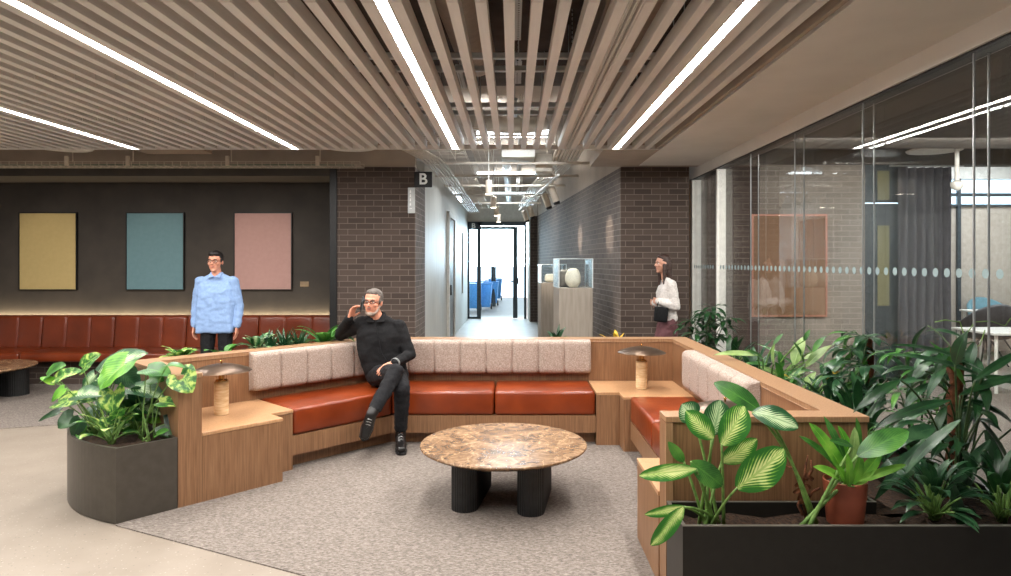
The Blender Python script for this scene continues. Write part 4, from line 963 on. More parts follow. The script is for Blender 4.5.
listed('yellow_leaf_plant', (1.95, 4.55, .44), 'grey green broad plant with one yellow leaf by the right divider', [
    (840, 400, 775, 432, 26, 'leaf_yellow'), (850, 380, 960, 385, 22, 'leaf_dark'), (720, 520, 865, 430, 40, 'leaf_deep'), (690, 500, 745, 410, 44, 'leaf_deep'), (650, 480, 620, 410, 26, 'leaf_mid'), (640, 490, 700, 410, 40, 'leaf_pale'),
    (790, 540, 890, 520, 30, 'leaf_deep'), (830, 490, 930, 470, 24, 'leaf_deep'), (780, 400, 720, 340, 44, 'leaf_deep'), (700, 530, 660, 480, 24, 'leaf_dark'), (760, 470, 830, 380, 34, 'leaf_deep')],
    ['leaf_deep'], 4.5, 5.617, (690, 300), 'lance', droop=.4, seed=43, stemr=.006, face=V((-.3, -.5, .8)), wk=1.1)
# schefflera-like whorled stem (x~850-870)
umbrella_plant('schefflera_plant', (2.12, 4.25, .42), 'tall umbrella plant with oval leaf whorls left of the moss pole', [tuple(at(x, y, 4.2+dz)) for x, y, dz in ((868, 338, 0), (852, 350, .1), (884, 356, .1), (866, 366, -.1), (842, 378, 0), (890, 378, 0), (868, 392, -.1), (850, 404, .1), (884, 402, .1))], 'leaf_deep', 7, .17, .06, 7)
leafs = [(838, 356, 868, 342, 26, 'leaf_bright')]
# climbing philodendron on moss pole
def moss_plant(px, d, ztop, lab, seed, nl=46, lm=('leaf_dark', 'leaf_deep'), L=.3, W=.085, spread=(-1, 1)):
    rr = random.Random(seed); x = xp(px, d); r = plant('climbing_philodendron', (x, d, .42), lab)
    m = MB(); m.tube([(x+.008*math.sin(i*1.3), d, .40+(ztop-.40)*i/14) for i in range(15)], [.034+.006*math.sin(i*2.2) for i in range(15)], 12); m.build('moss_pole', M['moss_pole'], r)
    by = {k: MB() for k in lm}; st = MB()
    for i in range(nl):
        t = (i+.5)/nl; z = .5+(ztop-.52)*t; a = i*2.4+rr.uniform(-.4, .4)
        if math.sin(a) < -.45 and abs(math.cos(a)) < .75 and i % 4: continue
        d0 = V((math.cos(a), math.sin(a)*.75-.15, rr.uniform(.2, .9))); p0 = V((x, d, z)); q = p0+d0.normalized()*rr.uniform(.08, .2)
        if q.x+d0.x*.2 > 2.36: q.x = 2.3-.0*d0.x; d0.x = -abs(d0.x)*.5
        st.tube(arc(p0, q, .02, 5), .004, 5); leaf(by[lm[i % len(lm)]], q, V((d0.x, d0.y, rr.uniform(-.7, .25))), V((0, -.3, 1)), L*rr.uniform(.7, 1.15), W*rr.uniform(.8, 1.2), 'lance', .7, .22, .01, seed=i)
    for k, mb in by.items(): mb.build('foliage', M[k], r, sharp=None)
    st.build('stem', M['stem_dark'], r, sharp=None)
moss_plant(955, 3.35, 1.17, 'tall dark climbing plant wrapped around a brown moss pole at the right', 51, 84, L=.22, W=.05)
moss_plant(868, 4.35, 1.10, 'smaller climbing plant on a pole between the yellow leaf plant and the tall one', 52, 70, ('leaf_deep', 'leaf_mid'), .2, .045)
listed('strap_philodendron', (2.2, 3.3, .44), 'long strap leaved plant spilling across the right edge', [
    (985, 372, 905, 340, 16, 'leaf_dark'), (990, 380, 900, 352, 12, 'leaf_deep'), (1075, 400, 975, 375, 15, 'leaf_dark'), (960, 395, 1040, 372, 15, 'leaf_dark'), (970, 400, 1012, 420, 14, 'leaf_dark'), (980, 420, 1020, 475, 16, 'leaf_dark'),
    (985, 430, 1012, 500, 16, 'leaf_dark'), (975, 380, 1030, 350, 12, 'leaf_dark'), (990, 440, 950, 500, 16, 'leaf_deep'), (985, 450, 1005, 530, 16, 'leaf_dark'), (960, 420, 905, 470, 16, 'leaf_deep'), (965, 385, 940, 345, 13, 'leaf_mid'), (955, 365, 962, 335, 20, 'leaf_dark'),
    (950, 400, 880, 425, 18, 'leaf_dark'), (990, 405, 1030, 440, 18, 'leaf_deep'), (1000, 460, 1025, 520, 20, 'leaf_dark'), (940, 470, 925, 530, 16, 'leaf_dark'), (950, 480, 965, 535, 16, 'leaf_dark'), (900, 380, 860, 410, 14, 'leaf_dark'), (925, 440, 880, 500, 16, 'leaf_deep')],
    ['leaf_dark'], 3.15, 1.0, (0, 0), 'lance', sm='stem_dark', droop=.35, seed=53, stemr=.005, face=V((-.1, -.5, .8)), wk=.72)
rosette('peace_lily', (1.93, 3.05, .42), 'bushy dark small leaved plant between the terracotta pot and the moss pole', 46, .17, .04, 'leaf_deep', 'lance', .12, (8, 78), .7, seed=61, clampx=(1.62, 2.3))
rosette('peace_lily', (2.22, 3.02, .42), 'bushy dark plant in the near right corner of the trough', 40, .2, .035, 'leaf_dark', 'lance', .14, (8, 72), .7, seed=62, clampx=(1.9, 2.36))
rosette('dark_filler_plant', (1.98, 3.8, .44), 'dark bushy plant just behind the near corner of the divider', 44, .25, .045, 'leaf_dark', 'lance', .2, (8, 68), .7, seed=63, clampx=(1.72, 2.36))
rosette('dark_filler_plant', (2.1, 4.35, .44), 'dark bushy plant low behind the umbrella plant', 42, .24, .045, 'leaf_deep', 'lance', .22, (8, 66), .7, seed=64, clampx=(1.72, 2.36))
umbrella_plant('dracaena_plant', (2.25, 3.75, .42), 'fine leaved tall plant behind the moss pole, near the glass', [tuple(at(x, y, 3.75)) for x, y in ((905, 352), (925, 372), (900, 392), (935, 398), (912, 418), (890, 430))], 'leaf_mid', 9, .2, .035, 10)
# wiry tendrils above
r = plant('tendril_vine', tuple(at(985, 420, 3.5)), 'thin bare pale tendrils curling up in front of the desks')
m = MB()
for pts in ([(935, 322), (945, 320), (960, 322), (964, 335), (958, 350)], [(962, 340), (975, 322), (990, 321), (1005, 326), (1011, 318)], [(985, 330), (980, 345), (968, 352), (960, 372)], [(950, 360), (966, 348), (976, 352)]):
    m.tube([at(x, y, 3.5) for x, y in pts], .003, 5)
m.tube([at(960, 372, 3.5), at(966, 430, 3.45), (2.22, 3.4, .42)], .004, 5)
m.build('stem', M['stem_green'], r, sharp=None)

# --- dieffenbachia at the front left of the trough (crop [640,380,830,576], 2.937)
OD, SD = (640, 380), 2.937
listed('dieffenbachia', (*at(713, 520, 2.98).xy, ZT-.05), 'dieffenbachia with cream veined leaves at the left end of the black trough', [
    (160, 118, 128, 78, 52, 'leaf_vein_dark', .1), (215, 172, 138, 108, 46, 'leaf_vein', -.05), (212, 160, 245, 72, 62, 'leaf_vein_dark', .06), (240, 190, 320, 90, 62, 'leaf_vein', -.04),
    (240, 240, 345, 200, 44, 'leaf_vein', .1), (285, 318, 432, 232, 74, 'leaf_vein', -.1), (165, 262, 12, 300, 34, 'leaf_vein', -.06), (128, 240, 92, 204, 22, 'leaf_mid', .05), (150, 240, 236, 318, 44, 'leaf_mid', -.03),
    (130, 372, 34, 412, 22, 'leaf_vein', -.05), (128, 374, 50, 492, 34, 'leaf_vein', -.12)],
    ['leaf_vein'], 2.92, SD, OD, 'oval', droop=.35, seed=71, stemr=.0065, sagk=.05, face=V((-.1, -.95, .35)), wave=.01, fold=.22, wk=1.45)
listed('dieffenbachia', (*at(810, 505, 3.03).xy, ZT-.05), 'two big leaves on a long arching stalk, right of the cream veined plant', [
    (355, 92, 230, 18, 42, 'leaf_mid', .0), (330, 95, 458, 140, 52, 'leaf_vein_dark', -.02)],
    ['leaf_mid'], 3.02, SD, OD, 'oval', droop=.3, seed=72, stemr=.007, sagk=.14, face=V((0, -.85, .5)), fold=.25, wk=1.5)
# withered stem
c = at(806, 505, 3.04); r = plant('withered_stem', (c.x, c.y, .41), 'withered brown plant stump on the soil left of the terracotta pot')
m = MB()
for pts in ([(806, 520), (803, 490), (806, 465), (808, 455)], [(806, 500), (800, 480), (794, 468), (786, 466)], [(804, 505), (812, 492), (820, 488)], [(806, 480), (812, 470), (811, 460)], [(803, 515), (798, 505), (800, 498)]):
    P6 = [at(x, y, 3.04+.01*i) for i, (x, y) in enumerate(pts)]; P6[0].z = max(P6[0].z, .40); m.tube(P6, [.008, .007, .005, .003][:len(P6)], 6)
for i in range(8): leaf(m, at(806+R.uniform(-6, 6), 500-i*4, 3.03), (R.uniform(-1, 1), -.2, -.6), (0, -1, .2), .05, .02, 'lance', 1, .5)
m.build('stem', M['moss_pole'], r, sharp=None)
# --- potted bird's nest plant (crop [780,400,911,540] 4.115)
OB, SB = (780, 400), 4.115
listed('birds_nest_plant', (pp.x, 3.0, .60), 'bright strap leaved plant growing in the terracotta pot', [
    (265, 300, 148, 120, 42, 'leaf_bright', 0), (250, 290, 108, 160, 30, 'leaf_mid', .03), (270, 250, 192, 90, 24, 'leaf_mid', .06), (262, 330, 168, 288, 32, 'leaf_bright', -.05), (300, 290, 265, 120, 36, 'leaf_bright', .05), (310, 260, 345, 100, 28, 'leaf_mid', .06),
    (325, 330, 520, 285, 26, 'leaf_bright', -.05), (330, 300, 470, 200, 30, 'leaf_mid', .04), (275, 345, 245, 285, 24, 'leaf_bright', -.08), (285, 355, 292, 250, 26, 'leaf_bright', -.1), (300, 345, 350, 235, 34, 'leaf_bright', -.07), (310, 350, 420, 232, 40, 'leaf_bright', -.04), (290, 300, 320, 140, 34, 'leaf_pale', .03)],
    ['leaf_bright'], 2.98, SB, OB, 'strap', droop=.3, seed=81, stemr=.004, sagk=.0, face=V((0, -.7, .5)), fold=.35)
listed('broad_leaf_plant', (*at(800, 505, 2.95).xy, ZT-.05), 'big broad leaf on a slanting stalk reaching over the terracotta pot', [
    (320, 230, 528, 145, 78, 'leaf_mid', -.05), (300, 190, 220, 175, 30, 'leaf_mid', -.03), (500, 150, 640, 130, 44, 'leaf_deep', .02)],
    ['leaf_mid'], 2.93, SB, OB, 'oval', droop=.2, seed=82, stemr=.008, sagk=.03, face=V((.1, -.75, .7)), fold=.2)
# ================================================================ people
def cap(mb, a, b, ra, rb, n=12):
    a, b = V(a), V(b); t = (b-a)
    if t.length < 1e-5: mb.ball(a, ra, 8); return
    bm = bmesh.new()
    for p, r in ((a, ra), (b, rb)):
        x = bmesh.ops.create_icosphere(bm, subdivisions=2, radius=r, matrix=Matrix.Translation(p))
    h = bmesh.ops.convex_hull(bm, input=list(bm.verts)); bmesh.ops.delete(bm, geom=[v for v in bm.verts if not v.link_faces], context='VERTS')
    bm.verts.index_update(); mb._add([v.co.copy() for v in bm.verts], [[v.index for v in f.verts] for f in bm.faces], True); bm.free()
def hull(mb, sph):
    bm = bmesh.new()
    for p, r in sph: bmesh.ops.create_icosphere(bm, subdivisions=2, radius=r, matrix=Matrix.Translation(V(p)))
    bmesh.ops.convex_hull(bm, input=list(bm.verts)); bmesh.ops.delete(bm, geom=[v for v in bm.verts if not v.link_faces], context='VERTS')
    bm.verts.index_update(); mb._add([v.co.copy() for v in bm.verts], [[v.index for v in f.verts] for f in bm.faces], True); bm.free()
TMP = bpy.data.scenes.new('workbench')
def fuse(mb, name, mat, parent, voxel=.006, smooth=4, disp=None, **k):
    me = mb.mesh(name+'_raw', 0); o = bpy.data.objects.new('tmp', me); TMP.collection.objects.link(o)
    md = o.modifiers.new('r', 'REMESH'); md.mode = 'VOXEL'; md.voxel_size = voxel; md.use_smooth_shade = True
    if smooth: s = o.modifiers.new('s', 'SMOOTH'); s.factor = .5; s.iterations = smooth
    TMP.view_layers[0].update(); dg = TMP.view_layers[0].depsgraph; me2 = bpy.data.meshes.new_from_object(o.evaluated_get(dg), depsgraph=dg)
    bpy.data.objects.remove(o); bpy.data.meshes.remove(me)
    if disp:
        for v in me2.vertices: v.co += v.normal*disp(v.co)
    me2.name = name; me2.materials.clear()
    for p in me2.polygons: p.use_smooth = True
    return tag(link(name, me2, mat, parent), **k)
def wrinkle(a=.004, s=16, seed=0):
    from mathutils import noise
    def f(c): return a*(noise.noise(V((c.x*s+seed, c.y*s, c.z*s*1.6)))+.5*noise.noise(V((c.x*s*2.3, c.y*s*2.3+seed, c.z*s*3))))
    return f
class Head:
    def __init__(s, c, yaw=0, pitch=0, roll=0, k=1.0):
        s.c = V(c); s.k = k; s.M = (Matrix.Rotation(yaw, 3, 'Z')@Matrix.Rotation(pitch, 3, 'X')@Matrix.Rotation(roll, 3, 'Y'))
    def p(s, x, y, z): return s.c+s.M@V((x, -y, z))*s.k       # x: viewer's right when facing -Y, y forward
    def el(s, mb, x, y, z, rx, ry, rz): mb.ball(s.p(x, y, z), (rx*s.k, ry*s.k, rz*s.k), 10, s.M)
def face(mb, h):
    h.el(mb, 0, -.012, .035, .076, .094, .088)          # skull
    h.el(mb, 0, .022, -.035, .060, .068, .075)           # face
    h.el(mb, 0, .036, -.082, .040, .045, .034)           # jaw
    h.el(mb, 0, .070, -.098, .020, .016, .016)           # chin
    h.el(mb, 0, .074, .030, .052, .016, .014)            # brow
    cap(mb, h.p(0, .083, .018), h.p(0, .104, -.020), .008*h.k, .0115*h.k)
    for s_ in (-1, 1):
        h.el(mb, s_*.009, .096, -.024, .008, .009, .007)
        h.el(mb, s_*.040, .058, -.020, .022, .024, .018) # cheek
        h.el(mb, s_*.076, -.008, -.004, .010, .018, .030) # ear
def face_detail(r, h):
    for s_ in (-1, 1):
        m = MB(); h.el(m, s_*.030, .0705, .008, .0115, .0105, .0065); m.build('eye', M['eye_white'], r)
        m = MB(); h.el(m, s_*.030, .0790, .008, .005, .0030, .005); m.build('iris', M['iris'], r)
        m = MB(); m.tube([h.p(s_*.014, .088, .028), h.p(s_*.030, .088, .033), h.p(s_*.046, .079, .028)], .0035*h.k, 6); m.build('eyebrow', M['hair_grey'] if r.get('_g') else M['hair_black'], r)
    m = MB(); h.el(m, 0, .083, -.050, .022, .009, .004); h.el(m, 0, .083, -.058, .018, .009, .0045); m.build('lips', M['lips'], r)
def hand(mb, wrist, d, nrm, side, curl=.5, k=1.0, spread=.1):
    """d: direction of fingers, nrm: palm normal (fingers curl towards it), side: +1 thumb towards d x nrm"""
    d = V(d).normalized(); nrm = V(nrm); nrm = (nrm-d*nrm.dot(d)).normalized(); x = d.cross(nrm)*side; w = V(wrist)
    P7 = lambda a, b_, c_: w+(d*a+x*b_+nrm*c_)*k
    hull(mb, [(P7(.01, .018, 0), .015*k), (P7(.01, -.018, 0), .014*k), (P7(.085, .032, 0), .0125*k), (P7(.082, -.034, 0), .011*k), (P7(.05, .034, .004), .013*k)])
    for off, L, ro in ((.031, .074, .0088), (.010, .082, .009), (-.012, .076, .0086), (-.033, .060, .0078)):
        p = P7(.088-abs(off)*.12, off, 0); ang_ = curl*.55; dd = (d+x*off*spread*10).normalized()
        for seg, fr in enumerate((.46, .31, .23)):
            a = ang_; q = p+(dd*math.cos(a)+nrm*math.sin(a))*L*fr*k; cap(mb, p, q, ro*k*(1-.08*seg), ro*k*(.93-.08*seg)); p = q; ang_ += curl*.75
    p = P7(.025, .03, .006); q = p+(d*.55+x*.75+nrm*.45).normalized()*.04*k; cap(mb, p, q, .013*k, .011*k); e_ = q+(d*.85+x*.25+nrm*.45*(.5+curl)).normalized()*.032*k; cap(mb, q, e_, .0105*k, .009*k)

# ---------------- seated man on the phone
r = empty('person', (-1.15, 5.95, ZT), label='grey haired man in black sitting on the banquette holding a phone to his ear', cat='person'); r['_g'] = 1
hip = V((-1.135, 6.03, .575)); chest = V((-1.195, 6.06, .90)); neck = V((-1.235, 6.07, 1.095))
shR, shL = V((-1.385, 6.07, 1.035)), V((-1.04, 6.05, 1.01))         # his right (left in the picture) and his left
elR, wrR = V((-1.61, 6.20, .922)), V((-1.468, 5.985, 1.095))
elL, wrL = V((-.925, 5.99, .765)), V((-1.02, 5.74, .725))
hpR, hpL = V((-1.225, 5.99, .575)), V((-1.05, 5.99, .575))
knR, anR, toR = V((-.985, 5.60, .675)), V((-1.125, 5.29, .385)), V((-1.15, 5.13, .27))
knL, anL, toL = V((-.93, 5.59, .525)), V((-.955, 5.66, .12)), V((-.92, 5.50, .05))
hd = Head((-1.262, 6.015, 1.235), yaw=-.20, pitch=.02, roll=.05)
mb = MB(); face(mb, hd)
cap(mb, neck+V((.0, .0, -.02)), hd.p(0, -.015, -.07), .062, .056)
hull(mb, [(hip+V((-.08, 0, 0)), .09), (hip+V((.08, 0, 0)), .09), (chest+V((-.09, 0, 0)), .095), (chest+V((.09, 0, 0)), .095), (shR+V((.05, 0, -.02)), .05), (shL+V((-.05, 0, -.02)), .05)])
cap(mb, shR, elR, .048, .036); cap(mb, elR, wrR, .036, .024); cap(mb, shL, elL, .048, .036); cap(mb, elL, wrL, .036, .024)
cap(mb, hpR, knR, .07, .05); cap(mb, knR, anR, .048, .034); cap(mb, hpL, knL, .07, .05); cap(mb, knL, anL, .048, .034)
hand(mb, wrR, (.33, .02, .9), (.85, -.25, -.1), 1, .75, .98)
hand(mb, wrL, (-.85, -.22, -.42), (-.25, .45, -.85), -1, .3, 1.05)
body = fuse(mb, 'body', M['skin'], r, .005, 3)
face_detail(r, hd)
# shirt
mb = MB(); bs = 1
hull(mb, [(hip+V((-.115, -.02, .01)), .085), (hip+V((.105, -.02, .01)), .085), (chest+V((-.10, -.02, -.12)), .11), (chest+V((.10, -.02, -.12)), .105)])
hull(mb, [(chest+V((-.10, -.02, -.12)), .11), (chest+V((.10, -.02, -.12)), .105), (chest+V((-.115, -.01, .02)), .115), (chest+V((.115, -.01, .02)), .11), (shR+V((.045, 0, -.02)), .072), (shL+V((-.04, 0, -.02)), .072)])
hull(mb, [(shR+V((.03, 0, .0)), .06), (shL+V((-.03, 0, .0)), .06), (neck+V((-.03, 0, -.02)), .062), (neck+V((.03, 0, -.02)), .062)])
cap(mb, shR+V((.01, 0, 0)), elR, .074, .056); cap(mb, elR, wrR.lerp(elR, .06), .055, .043)
cap(mb, shL, elL, .074, .056); cap(mb, elL, wrL.lerp(elL, .06), .055, .043)
fuse(mb, 'jacket', M['black_cloth'], r, .008, 4, wrinkle(.007, 11))
mb = MB(); cl = neck+V((0, -.012, .0))
for s_ in (-1, 1):
    a = cl+V((s_*.066, .01, .042)); b_ = cl+V((s_*.018, -.085, -.035)); c_ = cl+V((s_*.075, -.088, -.03)); e_ = cl+V((0, .07, .05))
    hull(mb, [(a, .009), (b_, .007), (c_, .007)]); hull(mb, [(a, .009), (e_, .009), (a+V((0, .04, -.03)), .01)])
fuse(mb, 'collar', M['black_cloth'], r, .004, 2)
m = MB()
f0 = [cl+V((.0, -.10, -.05)), chest+V((.0, -.132, .02)), chest+V((.02, -.132, -.1)), hip+V((.03, -.11, .12))]
m.tube(f0, .004, 6); m.build('placket', M['denim_black'], r)
# trousers
mb = MB()
hull(mb, [(hip+V((-.10, 0, 0)), .098), (hip+V((.10, 0, 0)), .098), (hip+V((0, 0, .08)), .10)])
cap(mb, hpR, knR, .098, .072); cap(mb, knR, knR.lerp(anR, .84), .07, .056)
cap(mb, hpL, knL, .098, .072); cap(mb, knL, knL.lerp(anL, .80), .07, .056)
fuse(mb, 'trousers', M['denim_black'], r, .006, 4, wrinkle(.007, 13, 5))
def boot(an, to, nm='boot', up=None):
    an, to = V(an), V(to); f = (to-an); upv = V(up) if up else V((0, 0, 1)); side = f.cross(upv).normalized(); nd = side.cross(f).normalized(); f = f.normalized()
    mb = MB()
    sole0 = an+upv*0
    return f, side, nd
def make_boot(shaft_top, ankle, fdir, down, k=1.0):
    """ankle: ankle joint; fdir: toe direction; down: towards the sole"""
    fd = V(fdir).normalized(); dn = V(down); dn = (dn-fd*dn.dot(fd)).normalized(); sd = fd.cross(dn)
    q = lambda a, b_, c_: V(ankle)+(fd*a+dn*b_+sd*c_)*k
    mb = MB(); cap(mb, shaft_top, q(0, .0, 0), .050*k, .046*k)
    hull(mb, [(q(-.03, .045, .0), .038*k), (q(0, .0, 0), .045*k), (q(.09, .045, .012), .034*k), (q(.09, .045, -.012), .034*k)])
    hull(mb, [(q(.09, .045, .014), .036*k), (q(.09, .045, -.014), .036*k), (q(.165, .056, .010), .026*k), (q(.165, .056, -.012), .026*k), (q(0, .055, 0), .03*k)])
    b_ = fuse(mb, 'boot', M['boot'], r, .005, 3)
    mb = MB(); hull(mb, [(q(-.045, .088, 0), .012*k), (q(-.03, .088, .028), .012*k), (q(-.03, .088, -.028), .012*k), (q(.10, .088, .040), .012*k), (q(.10, .088, -.040), .012*k), (q(.17, .088, .028), .012*k), (q(.17, .088, -.03), .012*k), (q(.19, .086, 0), .012*k)])
    me = mb.mesh('sole', 0); link('sole', me, M['sole'], b_)
    m = MB()
    for i in range(5):
        a = -.005+.028*i; z = -.045+.018*i
        c1_ = q(.045+.018*i, -.035+.02*i, .018); c2_ = q(.045+.018*i, -.035+.02*i, -.018); m.tube([c1_, (c1_+c2_)/2-dn*.012*k, c2_], .003*k, 5)
    m.build('laces', M['steel'], b_)
make_boot(anL+V((.0, .02, .13)), V((-.955, 5.66, .108)), (.22, -.97, -.02), (0, 0, -1), 1.0)
make_boot(knR.lerp(anR, .76), anR, (-.22, -.42, -.88), (-.25, .80, -.45))
# hair, beard, glasses
mb = MB(); hd.el(mb, 0, -.022, .047, .080, .089, .080); hd.el(mb, 0, .018, .088, .060, .052, .034)
for s_ in (-1, 1): hd.el(mb, s_*.066, -.015, .02, .016, .045, .04)
hr = fuse(mb, 'hair', M['hair_grey'], r, .005, 2, wrinkle(.003, 60))
mb = MB(); hd.el(mb, 0, .040, -.094, .044, .046, .030); hd.el(mb, 0, .074, -.100, .026, .018, .018); hd.el(mb, 0, .090, -.040, .020, .006, .005)
for s_ in (-1, 1): cap(mb, hd.p(s_*.066, .0, -.03), hd.p(s_*.04, .045, -.092), .010, .014)
fuse(mb, 'beard', M['beard'], r, .004, 2, wrinkle(.002, 80))
g = empty('glasses', tuple(hd.p(0, .09, .01)), label='black rimmed glasses worn by the seated man', cat='glasses')
m = MB()
for s_ in (-1, 1):
    m.tube([hd.p(s_*(.032)+.026*math.cos(a)*1.0, .098-.006*abs(math.cos(a)), .009+.0125*math.sin(a)) for a in [2*PI*i/16 for i in range(17)]], .003, 6)
    m.tube([hd.p(s_*.058, .092, .013), hd.p(s_*.078, .055, .014), hd.p(s_*.082, -.01, .01)], .002, 6)
m.tube([hd.p(-.008, .100, .014), hd.p(0, .103, .016), hd.p(.008, .100, .014)], .002, 6)
m.build('frame', M['black_metal'], g)
ph = hd.p(-.098, .02, -.015)
phn = empty('mobile_phone', tuple(ph), label='black phone held against the seated man\'s ear', cat='phone')
ax = (hd.p(-.09, .055, -.075)-hd.p(-.098, -.02, .05)).normalized(); sd_ = V((1, .1, 0)); sd_ = (sd_-ax*sd_.dot(ax)).normalized(); ot = ax.cross(sd_)
Mx = Matrix((sd_, ot, ax)).transposed()
m = MB(); m.obox(ph, (.009, .066, .132), Mx, .004, 2); m.build('body', M['black_metal'], phn)
m = MB(); m.obox(ph-sd_*.0055, (.003, .022, .03), Mx@Matrix.Identity(3), .001, 1); m.build('camera_bump', M['steel'], phn)
m = MB(); w_ = wrL.lerp(elL, .05); m.lathe([(.0405, -.008), (.0445, -.006), (.0445, .006), (.0405, .008)], w_, 24, M=(elL-wrL).to_track_quat('Z', 'Y').to_matrix()); m.build('wrist_watch', M['steel'], label='steel watch on the seated man\'s left wrist', cat='watch')

# ---------------- standing man in a pale blue shirt
r = empty('person', (-2.33, 7.75, .006), label='standing man in a loose pale blue shirt in front of the leather bench', cat='person')
bx_, by_ = xp(217, 7.75), 7.75
B = lambda x, y, z: V((bx_+x, by_+y, z))
hd = Head(B(-.01, -.02, 1.60), yaw=.05, k=1.02)
mb = MB(); face(mb, hd); cap(mb, B(0, .0, 1.42), hd.p(0, -.015, -.07), .058, .052)
hull(mb, [(B(-.07, 0, .95), .09), (B(.07, 0, .95), .09), (B(-.1, 0, 1.25), .085), (B(.1, 0, 1.25), .085), (B(-.13, 0, 1.38), .05), (B(.13, 0, 1.38), .05)])
arms = []
for s_ in (-1, 1):
    sh, el, wr = B(s_*.185, 0, 1.37), B(s_*.245, .02, 1.09), B(s_*.245, -.03, .86); arms.append((sh, el, wr))
    cap(mb, sh, el, .046, .036); cap(mb, el, wr, .036, .024); hand(mb, wr, (0, -.12, -1), (-s_, -.1, 0), s_ if s_ > 0 else s_, .35, 1)
    hip_, kn, an = B(s_*.09, 0, .92), B(s_*.11, -.02, .5), B(s_*.12, .02, .09)
    cap(mb, hip_, kn, .075, .05); cap(mb, kn, an, .048, .035); cap(mb, an, an+V((s_*.03, -.15, -.05)), .035, .028)
fuse(mb, 'body', M['skin'], r, .006, 3); face_detail(r, hd)
mb = MB(); hull(mb, [(B(sx*.185, sy*.095, .80), .022) for sx in (-1, 1) for sy in (-1, 1)]+[(B(-.12, 0, 1.0), .10), (B(.12, 0, 1.0), .10), (B(-.12, 0, 1.25), .105), (B(.12, 0, 1.25), .105), (B(-.15, 0, 1.36), .065), (B(.15, 0, 1.36), .065)])
hull(mb, [(B(-.15, 0, 1.37), .06), (B(.15, 0, 1.37), .06), (B(-.03, 0, 1.43), .055), (B(.03, 0, 1.43), .055)])
for sh, el, wr in arms: cap(mb, sh, el, .07, .058); cap(mb, el, wr.lerp(el, .05), .058, .048)
fuse(mb, 'shirt', M['blue_shirt'], r, .007, 4, wrinkle(.008, 10, 3))
mb = MB()
for s_ in (-1, 1): hull(mb, [(B(s_*.066, -.01, 1.475), .009), (B(s_*.015, -.075, 1.43), .008), (B(s_*.06, -.085, 1.42), .008)]); hull(mb, [(B(s_*.066, -.01, 1.475), .01), (B(0, .065, 1.48), .01), (B(s_*.06, .02, 1.44), .01)])
fuse(mb, 'collar', M['blue_shirt'], r, .004, 2)
mb = MB(); hull(mb, [(B(-.1, 0, .90), .095), (B(.1, 0, .90), .095)])
for s_ in (-1, 1): cap(mb, B(s_*.09, 0, .9), B(s_*.11, -.02, .5), .095, .072); cap(mb, B(s_*.11, -.02, .5), B(s_*.12, .02, .12), .072, .06)
fuse(mb, 'trousers', M['denim_black'], r, .008, 3, wrinkle(.006, 12))
for s_ in (-1, 1):
    mb = MB(); a = B(s_*.12, .03, .055); hull(mb, [(a, .045), (a+V((s_*.03, -.12, -.008)), .042), (a+V((s_*.04, -.20, -.016)), .032)]); fuse(mb, 'shoe', M['boot'], r, .006, 2)
mb = MB(); hd.el(mb, 0, -.020, .052, .080, .092, .082); hd.el(mb, 0, .035, .092, .064, .055, .034)
for s_ in (-1, 1): hd.el(mb, s_*.066, -.015, .022, .015, .045, .036)
fuse(mb, 'hair', M['hair_black'], r, .006, 2, wrinkle(.003, 50))
g = empty('glasses', tuple(hd.p(0, .09, .01)), label='dark glasses worn by the standing man in blue', cat='glasses')
m = MB()
for s_ in (-1, 1):
    m.tube([hd.p(s_*(.032)+.026*math.cos(a), .1-.006*abs(math.cos(a)), .006+.017*math.sin(a)) for a in [2*PI*i/16 for i in range(17)]], .0028, 6); m.tube([hd.p(s_*.058, .092, .013), hd.p(s_*.082, -.01, .01)], .002, 6)
m.tube([hd.p(-.008, .100, .014), hd.p(.008, .100, .014)], .002, 6); m.build('frame', M['black_metal'], g)

# ---------------- walking woman in white
Yw = 8.05; xw = xp(665, Yw)
r = empty('person', (xw, Yw, 0.006), label='long haired woman in a white jumper walking left past the right brick wall', cat='person')
B = lambda x, y, z: V((xw+x, Yw+y, z))
hd = Head(B(-.03, 0, 1.575), yaw=-1.35, k=.93)
mb = MB(); face(mb, hd); cap(mb, B(.01, .0, 1.38), hd.p(0, -.015, -.07), .05, .045)
hull(mb, [(B(.03, .05, .95), .09), (B(.03, -.05, .95), .09), (B(.02, .08, 1.25), .07), (B(.02, -.08, 1.25), .07), (B(.03, .12, 1.35), .04), (B(.03, -.12, 1.35), .04)])
AR = [(B(.04, -.16, 1.33), B(.08, -.19, 1.07), B(-.13, -.15, 1.14)), (B(.03, .16, 1.33), B(.04, .2, 1.06), B(-.10, .16, 1.10))]
for sh, el, wr in AR: cap(mb, sh, el, .042, .033); cap(mb, el, wr, .032, .022); hand(mb, wr, (-.25, .9, .0), (.9, .2, 0), 1, .5, .9)
LG = [(B(.03, -.07, .92), B(-.13, -.07, .50), B(-.22, -.07, .09)), (B(.03, .07, .92), B(.05, .07, .50), B(.30, .07, .17))]
for a, b_, c_ in LG: cap(mb, a, b_, .08, .05); cap(mb, b_, c_, .046, .032); cap(mb, c_, c_+V((-.14, 0, -.05 if c_.z < .12 else -.10)), .032, .026)
fuse(mb, 'body', M['skin_pale'], r, .006, 3); face_detail(r, hd)
mb = MB(); hull(mb, [(B(.03, .06, .92), .105), (B(.03, -.06, .92), .105), (B(.0, .07, 1.22), .095), (B(.0, -.07, 1.22), .095), (B(.03, .13, 1.33), .055), (B(.03, -.13, 1.33), .055)])
hull(mb, [(B(.03, .12, 1.34), .05), (B(.03, -.12, 1.34), .05), (B(.01, 0, 1.39), .05)])
for sh, el, wr in AR: cap(mb, sh, el, .065, .058); cap(mb, el, wr.lerp(el, .1), .058, .045)
